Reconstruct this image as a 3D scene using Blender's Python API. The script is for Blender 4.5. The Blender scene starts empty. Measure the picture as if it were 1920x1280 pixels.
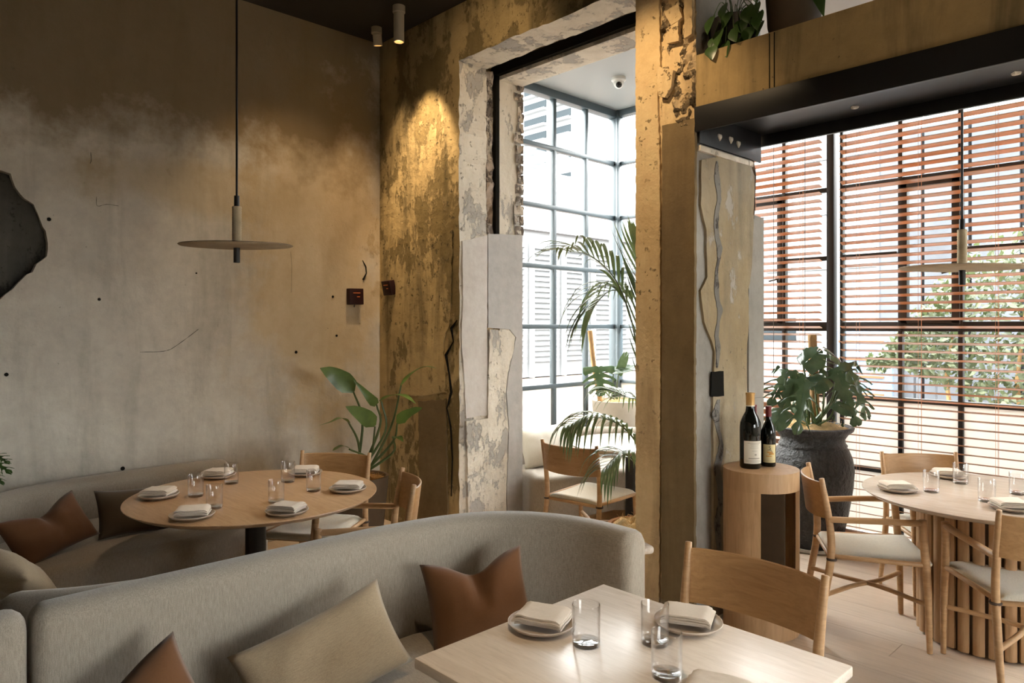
import bpy, bmesh, math, random
from mathutils import Vector, Matrix, geometry, noise
random.seed(7)
SC = bpy.context.scene
COL = SC.collection
PI = math.pi

# ------------------------------------------------------------------ camera, sky, exposure
F_PX, EYE = 1349.0, 1.55
cam_d = bpy.data.cameras.new('camera'); cam = bpy.data.objects.new('camera', cam_d); COL.objects.link(cam)
cam_d.sensor_width = 36.0; cam_d.lens = 36.0 * F_PX / 1920.0
cam_d.shift_y = -28.0 / 1920.0
cam_d.clip_start = 0.05; cam_d.clip_end = 300
cam.location = (0, 0, EYE)
FWD = Vector((-0.7214, 0.6926, 0)).normalized(); RGT = Vector((0.6926, 0.7214, 0)).normalized()
cam.rotation_euler = FWD.to_track_quat('-Z', 'Y').to_euler()
SC.camera = cam
SC.view_settings.view_transform = 'Standard'; SC.view_settings.look = 'None'
SC.view_settings.gamma = 1.0; SC.view_settings.use_curve_mapping = False
SC.view_settings.exposure = 1.15
SC.cycles.max_bounces = 10; SC.cycles.diffuse_bounces = 5; SC.cycles.transparent_max_bounces = 24
SC.cycles.glossy_bounces = 4; SC.cycles.transmission_bounces = 8
SC.cycles.use_denoising = True; SC.cycles.sample_clamp_indirect = 6.0
SC.cycles.caustics_refractive = False; SC.cycles.caustics_reflective = False

world = bpy.data.worlds.new('overcast_sky'); SC.world = world; world.use_nodes = True
wn = world.node_tree.nodes; wn['Background'].inputs[0].default_value = (1.0, 0.985, 0.965, 1)
wn['Background'].inputs[1].default_value = 10.0

WARM = (1.0, 0.72, 0.42)
def spot(name, loc, aim, power, angle, blend=0.6, color=WARM, r=0.03):
    l = bpy.data.lights.new(name, 'SPOT'); l.energy = power; l.color = color
    l.spot_size = math.radians(angle); l.spot_blend = blend; l.shadow_soft_size = r
    o = bpy.data.objects.new(name, l); COL.objects.link(o); o.location = loc
    o.rotation_euler = (Vector(aim) - Vector(loc)).to_track_quat('-Z', 'Y').to_euler()
    return o

# ------------------------------------------------------------------ measured points
def ray(px, py):
    u = (px - 960.0) / F_PX; v = (612.0 - py) / F_PX
    return FWD.x + u * RGT.x, FWD.y + u * RGT.y, v
def at_z(px, py, z):
    a, b, v = ray(px, py); d = (z - EYE) / v; return Vector((a * d, b * d, z))
def at_y(px, py, y):
    a, b, v = ray(px, py); d = y / b; return Vector((a * d, y, EYE + v * d))
def at_x(px, py, x):
    a, b, v = ray(px, py); d = x / a; return Vector((x, b * d, EYE + v * d))
def at_d(px, py, d):
    a, b, v = ray(px, py); return Vector((a * d, b * d, EYE + v * d))

# ------------------------------------------------------------------ mesh helpers
def finish(bm, sharp=0.7, smooth=True):
    bm.normal_update()
    if smooth:
        for f in bm.faces: f.smooth = True
        for e in bm.edges:
            if len(e.link_faces) == 2 and e.calc_face_angle(0) > sharp: e.smooth = False
def obj(name, bm, mat, parent=None, smooth=True, sharp=0.7):
    finish(bm, sharp, smooth)
    me = bpy.data.meshes.new(name); bm.to_mesh(me); bm.free()
    o = bpy.data.objects.new(name, me); COL.objects.link(o)
    if mat is not None: me.materials.append(mat)
    if parent is not None: o.parent = parent
    return o
def tag(o, label=None, cat=None, group=None, kind=None):
    if label: o['label'] = label
    if cat: o['category'] = cat
    if group: o['group'] = group
    if kind: o['kind'] = kind
    return o
def thing(name, label, cat, loc=(0, 0, 0), rz=0, group=None):
    o = bpy.data.objects.new(name, None); COL.objects.link(o); o.empty_display_size = 0.1
    o.location = loc; o.rotation_euler = (0, 0, rz)
    return tag(o, label, cat, group)
def struct(name, bm, mat, parent=None, smooth=False, label=None):
    o = obj(name, bm, mat, parent, smooth)
    if parent is None: o['kind'] = 'structure'
    if label: o['label'] = label
    return o
def dup(root, loc, rz, label, group=None):
    r = root.copy(); COL.objects.link(r); r.location = loc; r.rotation_euler = (0, 0, rz)
    r['label'] = label
    if group: r['group'] = group
    for ch in list(root.children):
        c = ch.copy(); COL.objects.link(c); c.parent = r
        for g in ch.children:
            d = g.copy(); COL.objects.link(d); d.parent = c
    return r
def merge(bm, other, M=None):
    me = bpy.data.meshes.new('tmp'); other.to_mesh(me); other.free()
    if M is not None: me.transform(M)
    bm.from_mesh(me); bpy.data.meshes.remove(me)
def box(bm, c, s, bev=0.0, seg=2, M=None):
    t = bmesh.new(); bmesh.ops.create_cube(t, size=1)
    bmesh.ops.scale(t, vec=s, verts=t.verts)
    if bev > 0:
        bmesh.ops.bevel(t, geom=t.edges[:], offset=bev, segments=seg, profile=0.5, affect='EDGES')
    bmesh.ops.translate(t, vec=c, verts=t.verts)
    merge(bm, t, M)
def bar(bm, a, b, w, h, bev=0.0):
    a = Vector(a); b = Vector(b); d = b - a
    q = d.to_track_quat('X', 'Z').to_matrix().to_4x4()
    box(bm, (0, 0, 0), (d.length, w, h), bev, 2, Matrix.Translation((a + b) / 2) @ q)
def rings(bm, loops, close=True, cap0=True, cap1=True):
    vs = [[bm.verts.new(p) for p in L] for L in loops]; n = len(vs[0])
    for i in range(len(vs) - 1):
        for j in range(n if close else n - 1):
            k = (j + 1) % n
            bm.faces.new((vs[i][j], vs[i][k], vs[i + 1][k], vs[i + 1][j]))
    if close and cap0: bm.faces.new(vs[0][::-1])
    if close and cap1: bm.faces.new(vs[-1])
    return vs
def crom(pts, n=6):
    pts = [Vector(p) for p in pts]; P = [pts[0] * 2 - pts[1]] + pts + [pts[-1] * 2 - pts[-2]]; out = []
    for i in range(1, len(P) - 2):
        for k in range(n):
            t = k / n; a, b, c, d = P[i - 1], P[i], P[i + 1], P[i + 2]
            out.append(0.5 * ((2 * b) + (c - a) * t + (2 * a - 5 * b + 4 * c - d) * t * t + (3 * b - a - 3 * c + d) * t ** 3))
    out.append(pts[-1]); return out
def tube(bm, pts, rad, seg=8, flat=1.0, dome=True):
    pts = [Vector(p) for p in pts]; n = len(pts)
    if not hasattr(rad, '__len__'): rad = [rad] * n
    T = [(pts[min(i + 1, n - 1)] - pts[max(i - 1, 0)]).normalized() for i in range(n)]
    up = Vector((0, 0, 1)) if abs(T[0].z) < 0.9 else Vector((1, 0, 0))
    N = (up - T[0] * up.dot(T[0])).normalized(); loops = []
    def ring(c, N, B, r): return [c + N * (math.cos(a) * r) + B * (math.sin(a) * r * flat) for a in [2 * PI * j / seg for j in range(seg)]]
    for i in range(n):
        N = (N - T[i] * N.dot(T[i])).normalized(); B = T[i].cross(N)
        if i == 0 and dome: loops.append(ring(pts[0] - T[0] * rad[0] * 0.15, N, B, rad[0] * 0.75))
        loops.append(ring(pts[i], N, B, rad[i]))
        if i == n - 1 and dome: loops.append(ring(pts[-1] + T[-1] * rad[-1] * 0.15, N, B, rad[-1] * 0.75))
    rings(bm, loops)
def lathe(bm, prof, seg=32, c=(0, 0, 0), closed=False):
    c = Vector(c)
    if closed: prof = list(prof) + [prof[0]]
    loops = [[c + Vector((max(r, 1e-4) * math.cos(2 * PI * j / seg), max(r, 1e-4) * math.sin(2 * PI * j / seg), z)) for j in range(seg)] for r, z in prof]
    rings(bm, loops, cap0=not closed, cap1=not closed)
def open_lathe(bm, prof, seg=32):
    rings(bm, [[Vector((r * math.cos(2 * PI * j / seg), r * math.sin(2 * PI * j / seg), z)) for j in range(seg)] for r, z in prof], cap0=False, cap1=False)
def jag(poly, step=0.04, amp=0.005, seed=1):
    rnd = random.Random(seed); out = []
    for i, p in enumerate(poly):
        q = poly[(i + 1) % len(poly)]; L = math.hypot(q[0] - p[0], q[1] - p[1]); n = max(1, int(L / step))
        for k in range(n):
            t = k / n
            out.append((p[0] + (q[0] - p[0]) * t + rnd.uniform(-amp, amp), p[1] + (q[1] - p[1]) * t + rnd.uniform(-amp, amp)))
    return out
def prism(bm, poly, axis, v0, v1, holes=()):
    """poly in the two remaining axes (x,y,z order); extruded from v0 to v1 along axis"""
    def P(p, v):
        if axis == 'x': return (v, p[0], p[1])
        if axis == 'y': return (p[0], v, p[1])
        return (p[0], p[1], v)
    loops = [poly] + list(holes)
    tris = geometry.tessellate_polygon([[Vector((p[0], p[1], 0)) for p in L] for L in loops])
    flat = [p for L in loops for p in L]
    A = [bm.verts.new(P(p, v0)) for p in flat]; B = [bm.verts.new(P(p, v1)) for p in flat]
    for t in tris:
        if len(set(t)) == 3:
            try: bm.faces.new([A[i] for i in t]); bm.faces.new([B[i] for i in reversed(t)])
            except ValueError: pass
    s = 0
    for L in loops:
        n = len(L)
        for i in range(n):
            a, b = s + i, s + (i + 1) % n
            bm.faces.new((A[a], A[b], B[b], B[a]))
        s += n
    bmesh.ops.recalc_face_normals(bm, faces=bm.faces)
def rough(bm, quad, nx, ny, depth, freq, seed=0, normal=None, chunk=1.0):
    """a displaced crumbly patch spanning quad (4 corners)"""
    a, b, c, d = [Vector(q) for q in quad]
    n = normal or (b - a).cross(d - a).normalized(); off = Vector((seed * 3.1, seed * 1.7, 0)); V = []
    for j in range(ny + 1):
        row = []
        for i in range(nx + 1):
            s, t = i / nx, j / ny
            p = a * (1 - s) * (1 - t) + b * s * (1 - t) + c * s * t + d * (1 - s) * t
            h = noise.fractal(p * freq + off, 0.9, 2.1, 4) * depth + noise.cell(p * freq * chunk + off) * depth * 0.4
            edge = min(1, min(s, 1 - s) * nx / 1.5) if nx > 3 else 1
            row.append(bm.verts.new(p + n * (h * edge) + Vector((noise.noise(p * freq * 2), noise.noise(p * freq * 2 + off + Vector((5, 5, 5))), noise.noise(p * freq * 2.3 + off))) * depth * 0.2))
        V.append(row)
    for j in range(ny):
        for i in range(nx):
            bm.faces.new((V[j][i], V[j][i + 1], V[j + 1][i + 1], V[j + 1][i]))

# ------------------------------------------------------------------ materials
def newmat(name):
    m = bpy.data.materials.new(name); m.use_nodes = True
    nt = m.node_tree; return m, nt, nt.nodes['Principled BSDF']
def coords(nt, scale=(1, 1, 1), src='Object', rot=(0, 0, 0)):
    tc = nt.nodes.new('ShaderNodeTexCoord'); mp = nt.nodes.new('ShaderNodeMapping')
    mp.inputs['Scale'].default_value = scale; mp.inputs['Rotation'].default_value = rot
    nt.links.new(tc.outputs[src], mp.inputs[0]); return mp.outputs[0]
def noisen(nt, vec, scale, detail=4, rgh=0.55, dist=0.0):
    n = nt.nodes.new('ShaderNodeTexNoise'); n.inputs['Scale'].default_value = scale
    n.inputs['Detail'].default_value = detail; n.inputs['Roughness'].default_value = rgh
    n.inputs['Distortion'].default_value = dist; nt.links.new(vec, n.inputs['Vector']); return n.outputs[0]
def ramp(nt, fac, stops):
    r = nt.nodes.new('ShaderNodeValToRGB'); e = r.color_ramp.elements
    while len(e) < len(stops): e.new(0.5)
    for i, (p, c) in enumerate(stops):
        e[i].position = p; e[i].color = (c, c, c, 1) if not hasattr(c, '__len__') else (*c[:3], 1)
    nt.links.new(fac, r.inputs[0]); return r.outputs[0]
def mix(nt, fac, a, b, mode='MIX'):
    m = nt.nodes.new('ShaderNodeMix'); m.data_type = 'RGBA'; m.blend_type = mode
    for sock, v in ((m.inputs['Factor'], fac), (m.inputs[6], a), (m.inputs[7], b)):
        if hasattr(v, 'is_linked'): nt.links.new(v, sock)
        elif hasattr(v, '__len__'): sock.default_value = (*v[:3], 1)
        else: sock.default_value = v
    return m.outputs[2]
def mathn(nt, op, a, b=None):
    m = nt.nodes.new('ShaderNodeMath'); m.operation = op
    for s, v in ((m.inputs[0], a), (m.inputs[1], b)):
        if v is None: continue
        if hasattr(v, 'is_linked'): nt.links.new(v, s)
        else: s.default_value = v
    return m.outputs[0]
def bump(nt, bs, h, strength, dist=0.01):
    b = nt.nodes.new('ShaderNodeBump'); b.inputs['Strength'].default_value = strength
    b.inputs['Distance'].default_value = dist
    nt.links.new(h, b.inputs['Height']); nt.links.new(b.outputs[0], bs.inputs['Normal']); return b
def plain(name, color, rgh=0.6, metal=0.0, bmp=0.0, bscale=60, var=0.0, spec=None, bd=0.004):
    m, nt, bs = newmat(name)
    if spec is not None: bs.inputs['Specular IOR Level'].default_value = spec
    bs.inputs['Base Color'].default_value = (*color, 1)
    bs.inputs['Roughness'].default_value = rgh; bs.inputs['Metallic'].default_value = metal
    if bmp or var:
        v = coords(nt); n = noisen(nt, v, bscale, 5, 0.6)
        if bmp: bump(nt, bs, n, bmp, bd)
        if var:
            n2 = noisen(nt, v, bscale * 0.15, 4)
            nt.links.new(mix(nt, ramp(nt, n2, [(0.3, 0.0), (0.7, 1.0)]), tuple(c * (1 - var) for c in color), tuple(min(1, c * (1 + var)) for c in color)), bs.inputs['Base Color'])
    return m
def plaster(name, base, light, dark, patch=0.56, bmp=0.5, big=0.9, speck=0.70, streak=0.3, tint_zones=(), patchcol=None, mid=3.2):
    m, nt, bs = newmat(name); v = coords(nt); L = nt.links
    c = mix(nt, ramp(nt, noisen(nt, v, big, 7, 0.6, 0.3), [(0.33, 0.0), (0.68, 1.0)]), base, light)
    vs = coords(nt, (1, 1, 0.14))
    c = mix(nt, mathn(nt, 'MULTIPLY', ramp(nt, noisen(nt, vs, 5.5, 6, 0.6, 0.4), [(0.48, 0.0), (0.7, 1.0)]), streak), c, dark)
    mot = noisen(nt, v, 14, 9, 0.7)
    c = mix(nt, 0.55, c, mix(nt, mot, (0.30, 0.29, 0.28), (0.78, 0.77, 0.75)), 'OVERLAY')
    pm = ramp(nt, noisen(nt, coords(nt, (1, 1, 0.6)), mid, 10, 0.72, 0.12), [(patch, 0.0), (patch + 0.035, 1.0)])
    c = mix(nt, mathn(nt, 'MULTIPLY', pm, 0.75), c, patchcol or dark)
    for (cen, rad, colr, amt) in tint_zones:
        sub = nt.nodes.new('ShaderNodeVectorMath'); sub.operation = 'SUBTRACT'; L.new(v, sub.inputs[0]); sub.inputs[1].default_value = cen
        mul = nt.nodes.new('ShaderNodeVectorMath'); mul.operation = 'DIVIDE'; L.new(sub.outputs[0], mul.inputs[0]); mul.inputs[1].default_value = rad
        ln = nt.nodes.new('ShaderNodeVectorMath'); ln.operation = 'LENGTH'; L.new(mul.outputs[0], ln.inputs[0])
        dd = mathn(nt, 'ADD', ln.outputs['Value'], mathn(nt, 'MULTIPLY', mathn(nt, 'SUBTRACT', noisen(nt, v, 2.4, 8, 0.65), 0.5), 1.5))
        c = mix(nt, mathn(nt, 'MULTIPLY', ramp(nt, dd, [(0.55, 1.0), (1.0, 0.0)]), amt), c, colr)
    sp = ramp(nt, noisen(nt, v, 22, 6, 0.7), [(speck, 0.0), (speck + 0.03, 1.0)])
    gate = ramp(nt, noisen(nt, v, 1.7, 4, 0.5), [(0.45, 0.0), (0.6, 1.0)])
    c = mix(nt, mathn(nt, 'MULTIPLY', mathn(nt, 'MULTIPLY', sp, gate), 0.8), c, dark)
    L.new(c, bs.inputs['Base Color']); bs.inputs['Roughness'].default_value = 0.88
    bs.inputs['Specular IOR Level'].default_value = 0.25
    h = mathn(nt, 'ADD', mathn(nt, 'MULTIPLY', noisen(nt, v, 9, 10, 0.65), 0.8), mathn(nt, 'MULTIPLY', pm, -0.25))
    h = mathn(nt, 'ADD', h, mathn(nt, 'MULTIPLY', mathn(nt, 'MULTIPLY', sp, gate), -0.5))
    bump(nt, bs, h, bmp, 0.02)
    return m
def wood(name, c1, c2, scale=(1, 14, 14), rgh=0.5, amt=1.0, src='Object'):
    m, nt, bs = newmat(name); v = coords(nt, scale, src)
    g = noisen(nt, v, 3.0, 8, 0.62, 1.2); g2 = noisen(nt, v, 14.0, 4, 0.6, 0.2)
    oi = nt.nodes.new('ShaderNodeObjectInfo')
    c = mix(nt, ramp(nt, g, [(0.32, 0.0), (0.68, 1.0)]), c1, c2)
    c = mix(nt, mathn(nt, 'MULTIPLY', ramp(nt, g2, [(0.5, 0.0), (0.75, 1.0)]), 0.35 * amt), c, tuple(x * 0.62 for x in c1))
    c = mix(nt, mathn(nt, 'MULTIPLY', oi.outputs['Random'], 0.22), c, tuple(x * 0.75 for x in c1))
    nt.links.new(c, bs.inputs['Base Color']); bs.inputs['Roughness'].default_value = rgh
    bump(nt, bs, g2, 0.06, 0.002)
    return m
def fabric(name, c, weave=420, amt=0.25, sheen=0.3, slub=0.25):
    m, nt, bs = newmat(name)
    v1 = coords(nt, (0.12, 1, 1)); v2 = coords(nt, (1, 0.12, 0.12)); v3 = coords(nt, (1, 1, 0.1))
    n1 = noisen(nt, v1, weave, 2, 0.5); n2 = noisen(nt, v3, weave, 2, 0.5); big = noisen(nt, coords(nt), 5, 5, 0.6)
    fine = mathn(nt, 'MULTIPLY', mathn(nt, 'ADD', n1, n2), 0.5)
    cc = mix(nt, ramp(nt, fine, [(0.36, 0.0), (0.64, 1.0)]), tuple(x * (1 - slub) for x in c), tuple(min(1, x * (1 + slub)) for x in c))
    cc = mix(nt, mathn(nt, 'MULTIPLY', big, 0.3), cc, tuple(x * 0.8 for x in c))
    nt.links.new(cc, bs.inputs['Base Color']); bs.inputs['Roughness'].default_value = 0.92
    bs.inputs['Sheen Weight'].default_value = sheen; bs.inputs['Specular IOR Level'].default_value = 0.15
    bump(nt, bs, fine, amt, 0.002)
    return m
def thinglass(name, tint=(1, 1, 1), refl=1.0):
    m = bpy.data.materials.new(name); m.use_nodes = True; nt = m.node_tree; nt.nodes.clear()
    out = nt.nodes.new('ShaderNodeOutputMaterial'); tr = nt.nodes.new('ShaderNodeBsdfTransparent'); gl = nt.nodes.new('ShaderNodeBsdfGlossy')
    fr = nt.nodes.new('ShaderNodeLayerWeight'); mx = nt.nodes.new('ShaderNodeMixShader')
    fr.inputs[0].default_value = 0.5; gl.inputs['Roughness'].default_value = 0.02
    tr.inputs[0].default_value = (*tint, 1)
    nt.links.new(mathn(nt, 'ADD', mathn(nt, 'MULTIPLY', mathn(nt, 'POWER', fr.outputs['Facing'], 4.0), refl), 0.035 * refl), mx.inputs[0])
    nt.links.new(tr.outputs[0], mx.inputs[1]); nt.links.new(gl.outputs[0], mx.inputs[2]); nt.links.new(mx.outputs[0], out.inputs[0])
    return m
def frosted(name):
    m = bpy.data.materials.new(name); m.use_nodes = True; nt = m.node_tree; nt.nodes.clear()
    out = nt.nodes.new('ShaderNodeOutputMaterial'); tr = nt.nodes.new('ShaderNodeBsdfTransparent'); tl = nt.nodes.new('ShaderNodeBsdfTranslucent')
    df = nt.nodes.new('ShaderNodeBsdfDiffuse'); m1 = nt.nodes.new('ShaderNodeMixShader'); m2 = nt.nodes.new('ShaderNodeMixShader')
    tl.inputs[0].default_value = (0.62, 0.60, 0.56, 1); df.inputs[0].default_value = (0.8, 0.78, 0.73, 1)
    m1.inputs[0].default_value = 0.45; m2.inputs[0].default_value = 0.04
    nt.links.new(tl.outputs[0], m1.inputs[1]); nt.links.new(df.outputs[0], m1.inputs[2])
    nt.links.new(m1.outputs[0], m2.inputs[1]); nt.links.new(tr.outputs[0], m2.inputs[2]); nt.links.new(m2.outputs[0], out.inputs[0])
    return m
def solidglass(name):
    m, nt, bs = newmat(name); bs.inputs['Transmission Weight'].default_value = 1.0
    bs.inputs['Roughness'].default_value = 0.0; bs.inputs['IOR'].default_value = 1.45
    return m
def leafmat(name, c1, c2, rgh=0.35, trans=0.25):
    m, nt, bs = newmat(name); v = coords(nt, (1, 1, 1))
    c = mix(nt, ramp(nt, noisen(nt, v, 9, 4), [(0.35, 0.0), (0.65, 1.0)]), c1, c2)
    nt.links.new(c, bs.inputs['Base Color']); bs.inputs['Roughness'].default_value = rgh
    tl = nt.nodes.new('ShaderNodeBsdfTranslucent'); nt.links.new(mix(nt, 0.4, c, (0.26, 0.38, 0.10)), tl.inputs[0])
    mx = nt.nodes.new('ShaderNodeMixShader'); mx.inputs[0].default_value = trans
    out = nt.nodes['Material Output']
    nt.links.new(bs.outputs[0], mx.inputs[1]); nt.links.new(tl.outputs[0], mx.inputs[2]); nt.links.new(mx.outputs[0], out.inputs[0])
    bump(nt, bs, noisen(nt, v, 40, 3), 0.1, 0.003)
    return m
def emis(name, c, s):
    m, nt, bs = newmat(name); bs.inputs['Emission Color'].default_value = (*c, 1); bs.inputs['Emission Strength'].default_value = s
    bs.inputs['Base Color'].default_value = (*c, 1); return m

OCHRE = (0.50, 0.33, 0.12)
M = {}
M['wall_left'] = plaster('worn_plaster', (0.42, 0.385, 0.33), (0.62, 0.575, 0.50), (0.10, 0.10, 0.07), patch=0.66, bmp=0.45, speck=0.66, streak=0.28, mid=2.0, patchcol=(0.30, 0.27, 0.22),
    tint_zones=[((-4.95, 2.75, 2.3), (1.0, 0.75, 1.9), OCHRE, 0.5), ((-4.95, 1.0, 3.5), (1.0, 4.5, 1.0), (0.17, 0.115, 0.05), 0.85), ((-4.95, 1.9, 2.5), (1, 1.0, 0.25), (0.42, 0.32, 0.18), 0.5)])  # ochre stain mixed with warm spotlight; upper-wall shade painted in dark brown
M['wall_back'] = plaster('stained_old_plaster', (0.33, 0.24, 0.11), (0.56, 0.43, 0.22), (0.055, 0.045, 0.02), patch=0.50, bmp=0.9, speck=0.6, streak=0.9, mid=2.6, patchcol=(0.13, 0.095, 0.035),
    tint_zones=[((-4.2, 3.27, 3.6), (2.2, 1.0, 0.55), (0.10, 0.08, 0.04), 0.35)])  # darker towards the ceiling
M['jamb_cream'] = plaster('cream_plaster', (0.60, 0.54, 0.45), (0.74, 0.68, 0.58), (0.20, 0.17, 0.13), patch=0.53, bmp=0.9, speck=0.62, streak=0.25, patchcol=(0.36, 0.34, 0.315), mid=3.6)
M['jamb_grey'] = plaster('smooth_grey_render', (0.38, 0.37, 0.36), (0.46, 0.445, 0.43), (0.20, 0.19, 0.18), patch=0.75, bmp=0.25, speck=0.74, streak=0.15)
M['jamb_lilac'] = plaster('pale_grey_render', (0.52, 0.48, 0.45), (0.64, 0.60, 0.56), (0.28, 0.22, 0.17), patch=0.72, bmp=0.3, speck=0.70, streak=0.2)
M['pillar'] = plaster('pillar_plaster', (0.52, 0.37, 0.19), (0.74, 0.56, 0.33), (0.12, 0.08, 0.04), patch=0.62, bmp=1.0, speck=0.61, streak=0.5, patchcol=(0.30, 0.20, 0.09), mid=4)
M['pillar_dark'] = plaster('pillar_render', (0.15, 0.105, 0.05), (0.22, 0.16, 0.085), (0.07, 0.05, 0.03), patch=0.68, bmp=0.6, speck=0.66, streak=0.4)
M['bay_ochre'] = plaster('ochre_aged_plaster', (0.26, 0.20, 0.115), (0.36, 0.315, 0.24), (0.10, 0.085, 0.07), patch=0.60, bmp=0.6, speck=0.64, streak=0.5, patchcol=(0.36, 0.33, 0.29))
M['bay_grey'] = plaster('grey_bay_render', (0.24, 0.225, 0.20), (0.33, 0.305, 0.275), (0.10, 0.09, 0.08), patch=0.70, bmp=0.4, speck=0.7, streak=0.3)
M['mortar'] = plaster('chase_mortar', (0.15, 0.14, 0.125), (0.25, 0.235, 0.21), (0.05, 0.045, 0.04), patch=0.55, bmp=0.9, speck=0.6, mid=12)
M['rubble'] = plaster('rubble_aggregate', (0.38, 0.28, 0.16), (0.62, 0.47, 0.28), (0.05, 0.035, 0.02), patch=0.5, bmp=1.0, speck=0.5, streak=0.1, mid=14)
M['rubble_grey'] = plaster('broken_brick', (0.36, 0.27, 0.21), (0.62, 0.54, 0.46), (0.08, 0.06, 0.05), patch=0.5, bmp=1.0, speck=0.55, streak=0.1, mid=12)
M['beam'] = plaster('board_marked_concrete', (0.27, 0.19, 0.085), (0.37, 0.265, 0.125), (0.05, 0.045, 0.03), patch=0.70, bmp=0.35, speck=0.64, streak=0.75)
M['hole'] = plaster('exposed_dark_render', (0.05, 0.05, 0.045), (0.11, 0.105, 0.09), (0.02, 0.02, 0.015), patch=0.55, bmp=0.8, speck=0.6)
M['dark'] = plain('dark_fill', (0.015, 0.014, 0.012), 0.9, spec=0.0)
M['steel'] = plain('blackened_steel', (0.010, 0.010, 0.011), 0.42, 0.0, 0.05, 30, 0.0, 0.4)
M['ceiling'] = plain('black_ceiling', (0.018, 0.015, 0.012), 0.9)
M['white_paint'] = plain('pale_grey_paint', (0.30, 0.32, 0.32), 0.5)
M['louvre'] = plain('grey_louvre_paint', (0.23, 0.24, 0.245), 0.7, spec=0.0)
M['frame_lit'] = plain('window_paint_lit', (0.075, 0.10, 0.115), 0.4)  # window paint lightened where daylight and haze fall on the bars
M['frame_backlit'] = plain('window_paint_backlit', (0.012, 0.012, 0.012), 0.6)  # same window paint, darkened for bars seen against the light
M['glass'] = thinglass('window_glass', (0.97, 0.99, 0.99), 0.5)
M['frosted'] = frosted('frosted_film')
M['tumbler'] = thinglass('tumbler_glass', (0.985, 0.985, 0.985), 1.5)
M['tumbler_base'] = thinglass('thick_glass', (0.97, 0.97, 0.97), 3.5)
M['slat'] = wood('stained_blind_wood', (0.40, 0.18, 0.08), (0.50, 0.245, 0.115), (0.5, 10, 10), 0.38)
M['cord'] = plain('blind_cord', (0.55, 0.28, 0.16), 0.8)
M['floor'] = wood('pale_oak_boards', (0.60, 0.475, 0.365), (0.72, 0.59, 0.47), (1.0, 9, 9), 0.42)
M['oak'] = wood('pale_oak', (0.40, 0.235, 0.11), (0.53, 0.335, 0.175), (2, 2, 12), 0.45)
M['oak_x'] = wood('pale_oak_long', (0.44, 0.36, 0.29), (0.55, 0.47, 0.39), (1.2, 11, 11), 0.25)
M['oak_lit'] = wood('daylit_oak_tabletop', (0.70, 0.61, 0.52), (0.82, 0.74, 0.65), (1.2, 11, 11), 0.24)  # oak lightened to paint in daylight sheen on the foreground table
M['oak_y'] = wood('oak_across', (0.33, 0.18, 0.07), (0.45, 0.265, 0.12), (11, 1.2, 11), 0.42)
M['oak_z'] = wood('oak_upright', (0.37, 0.215, 0.10), (0.49, 0.31, 0.165), (9, 9, 0.8), 0.5)
M['table_round'] = wood('round_oak_veneer', (0.42, 0.255, 0.13), (0.54, 0.35, 0.20), (1.4, 10, 10), 0.34)
M['sofa'] = fabric('oatmeal_upholstery', (0.335, 0.29, 0.235))
M['seat'] = fabric('cream_seat_cloth', (0.58, 0.54, 0.45), 500, 0.2, 0.2, 0.18)
M['rust'] = fabric('rust_cushion_velvet', (0.135, 0.060, 0.024), 500, 0.08, 0.2, 0.08)
M['rust_dark'] = fabric('deep_rust_velvet', (0.10, 0.042, 0.017), 500, 0.08, 0.15, 0.08)
M['linen'] = fabric('natural_linen', (0.31, 0.245, 0.165), 380, 0.2, 0.2, 0.15)
M['brown'] = fabric('brown_cushion_cloth', (0.085, 0.06, 0.038), 500, 0.1, 0.2, 0.1)
M['white_cloth'] = fabric('white_cushion_cloth', (0.70, 0.66, 0.58), 500, 0.1, 0.2, 0.08)
M['napkin'] = fabric('napkin_linen', (0.60, 0.53, 0.45), 700, 0.1, 0.1, 0.08)
M['plate'] = plain('glazed_stoneware', (0.50, 0.43, 0.36), 0.35, 0, 0.03, 20, 0.08)
M['black_metal'] = plain('black_powder_coat', (0.015, 0.013, 0.012), 0.45, 0.2)
M['leather'] = plain('dark_leather', (0.05, 0.03, 0.02), 0.6)
M['rope'] = plain('wound_jute', (0.50, 0.40, 0.26), 0.9, 0, 0.6, 90, 0.2)
M['lamp_disc'] = plain('pressed_fibre_disc', (0.34, 0.27, 0.18), 0.8, 0, 0.5, 80, 0.15)
M['cream_metal'] = plain('cream_metal', (0.42, 0.36, 0.26), 0.5)
M['bulb'] = emis('warm_lamp_face', (1.0, 0.62, 0.25), 4.0)
M['urn'] = plain('charred_clay', (0.030, 0.027, 0.025), 0.36, 0, 1.0, 34, 0.6, None, 0.03)
M['pot_dark'] = plain('dark_planter', (0.09, 0.06, 0.035), 0.8, 0, 0.3, 30, 0.2)
M['pot_grey'] = plain('cast_stone_planter', (0.48, 0.43, 0.36), 0.8, 0, 0.3, 40, 0.1)
M['saucer'] = plain('pale_saucer', (0.45, 0.44, 0.42), 0.6)
M['fibre'] = plain('coconut_fibre', (0.60, 0.42, 0.20), 0.95, 0, 1.0, 60, 0.35)
M['soil'] = plain('bark_mulch', (0.30, 0.16, 0.05), 0.95, 0, 1.0, 40, 0.4)
M['moss'] = plain('coir_pole', (0.36, 0.21, 0.09), 0.95, 0, 1.0, 70, 0.3)
M['leaf_dark'] = leafmat('dark_leaf', (0.03, 0.07, 0.015), (0.06, 0.12, 0.03), 0.35, 0.12)
M['leaf_mon'] = leafmat('split_leaf', (0.035, 0.065, 0.035), (0.075, 0.115, 0.065), 0.14, 0.10)
M['leaf_palm'] = leafmat('palm_leaf', (0.07, 0.11, 0.045), (0.13, 0.18, 0.085), 0.3, 0.2)
M['leaf_bird'] = leafmat('paddle_leaf', (0.06, 0.11, 0.02), (0.12, 0.20, 0.04), 0.33, 0.2)
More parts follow.
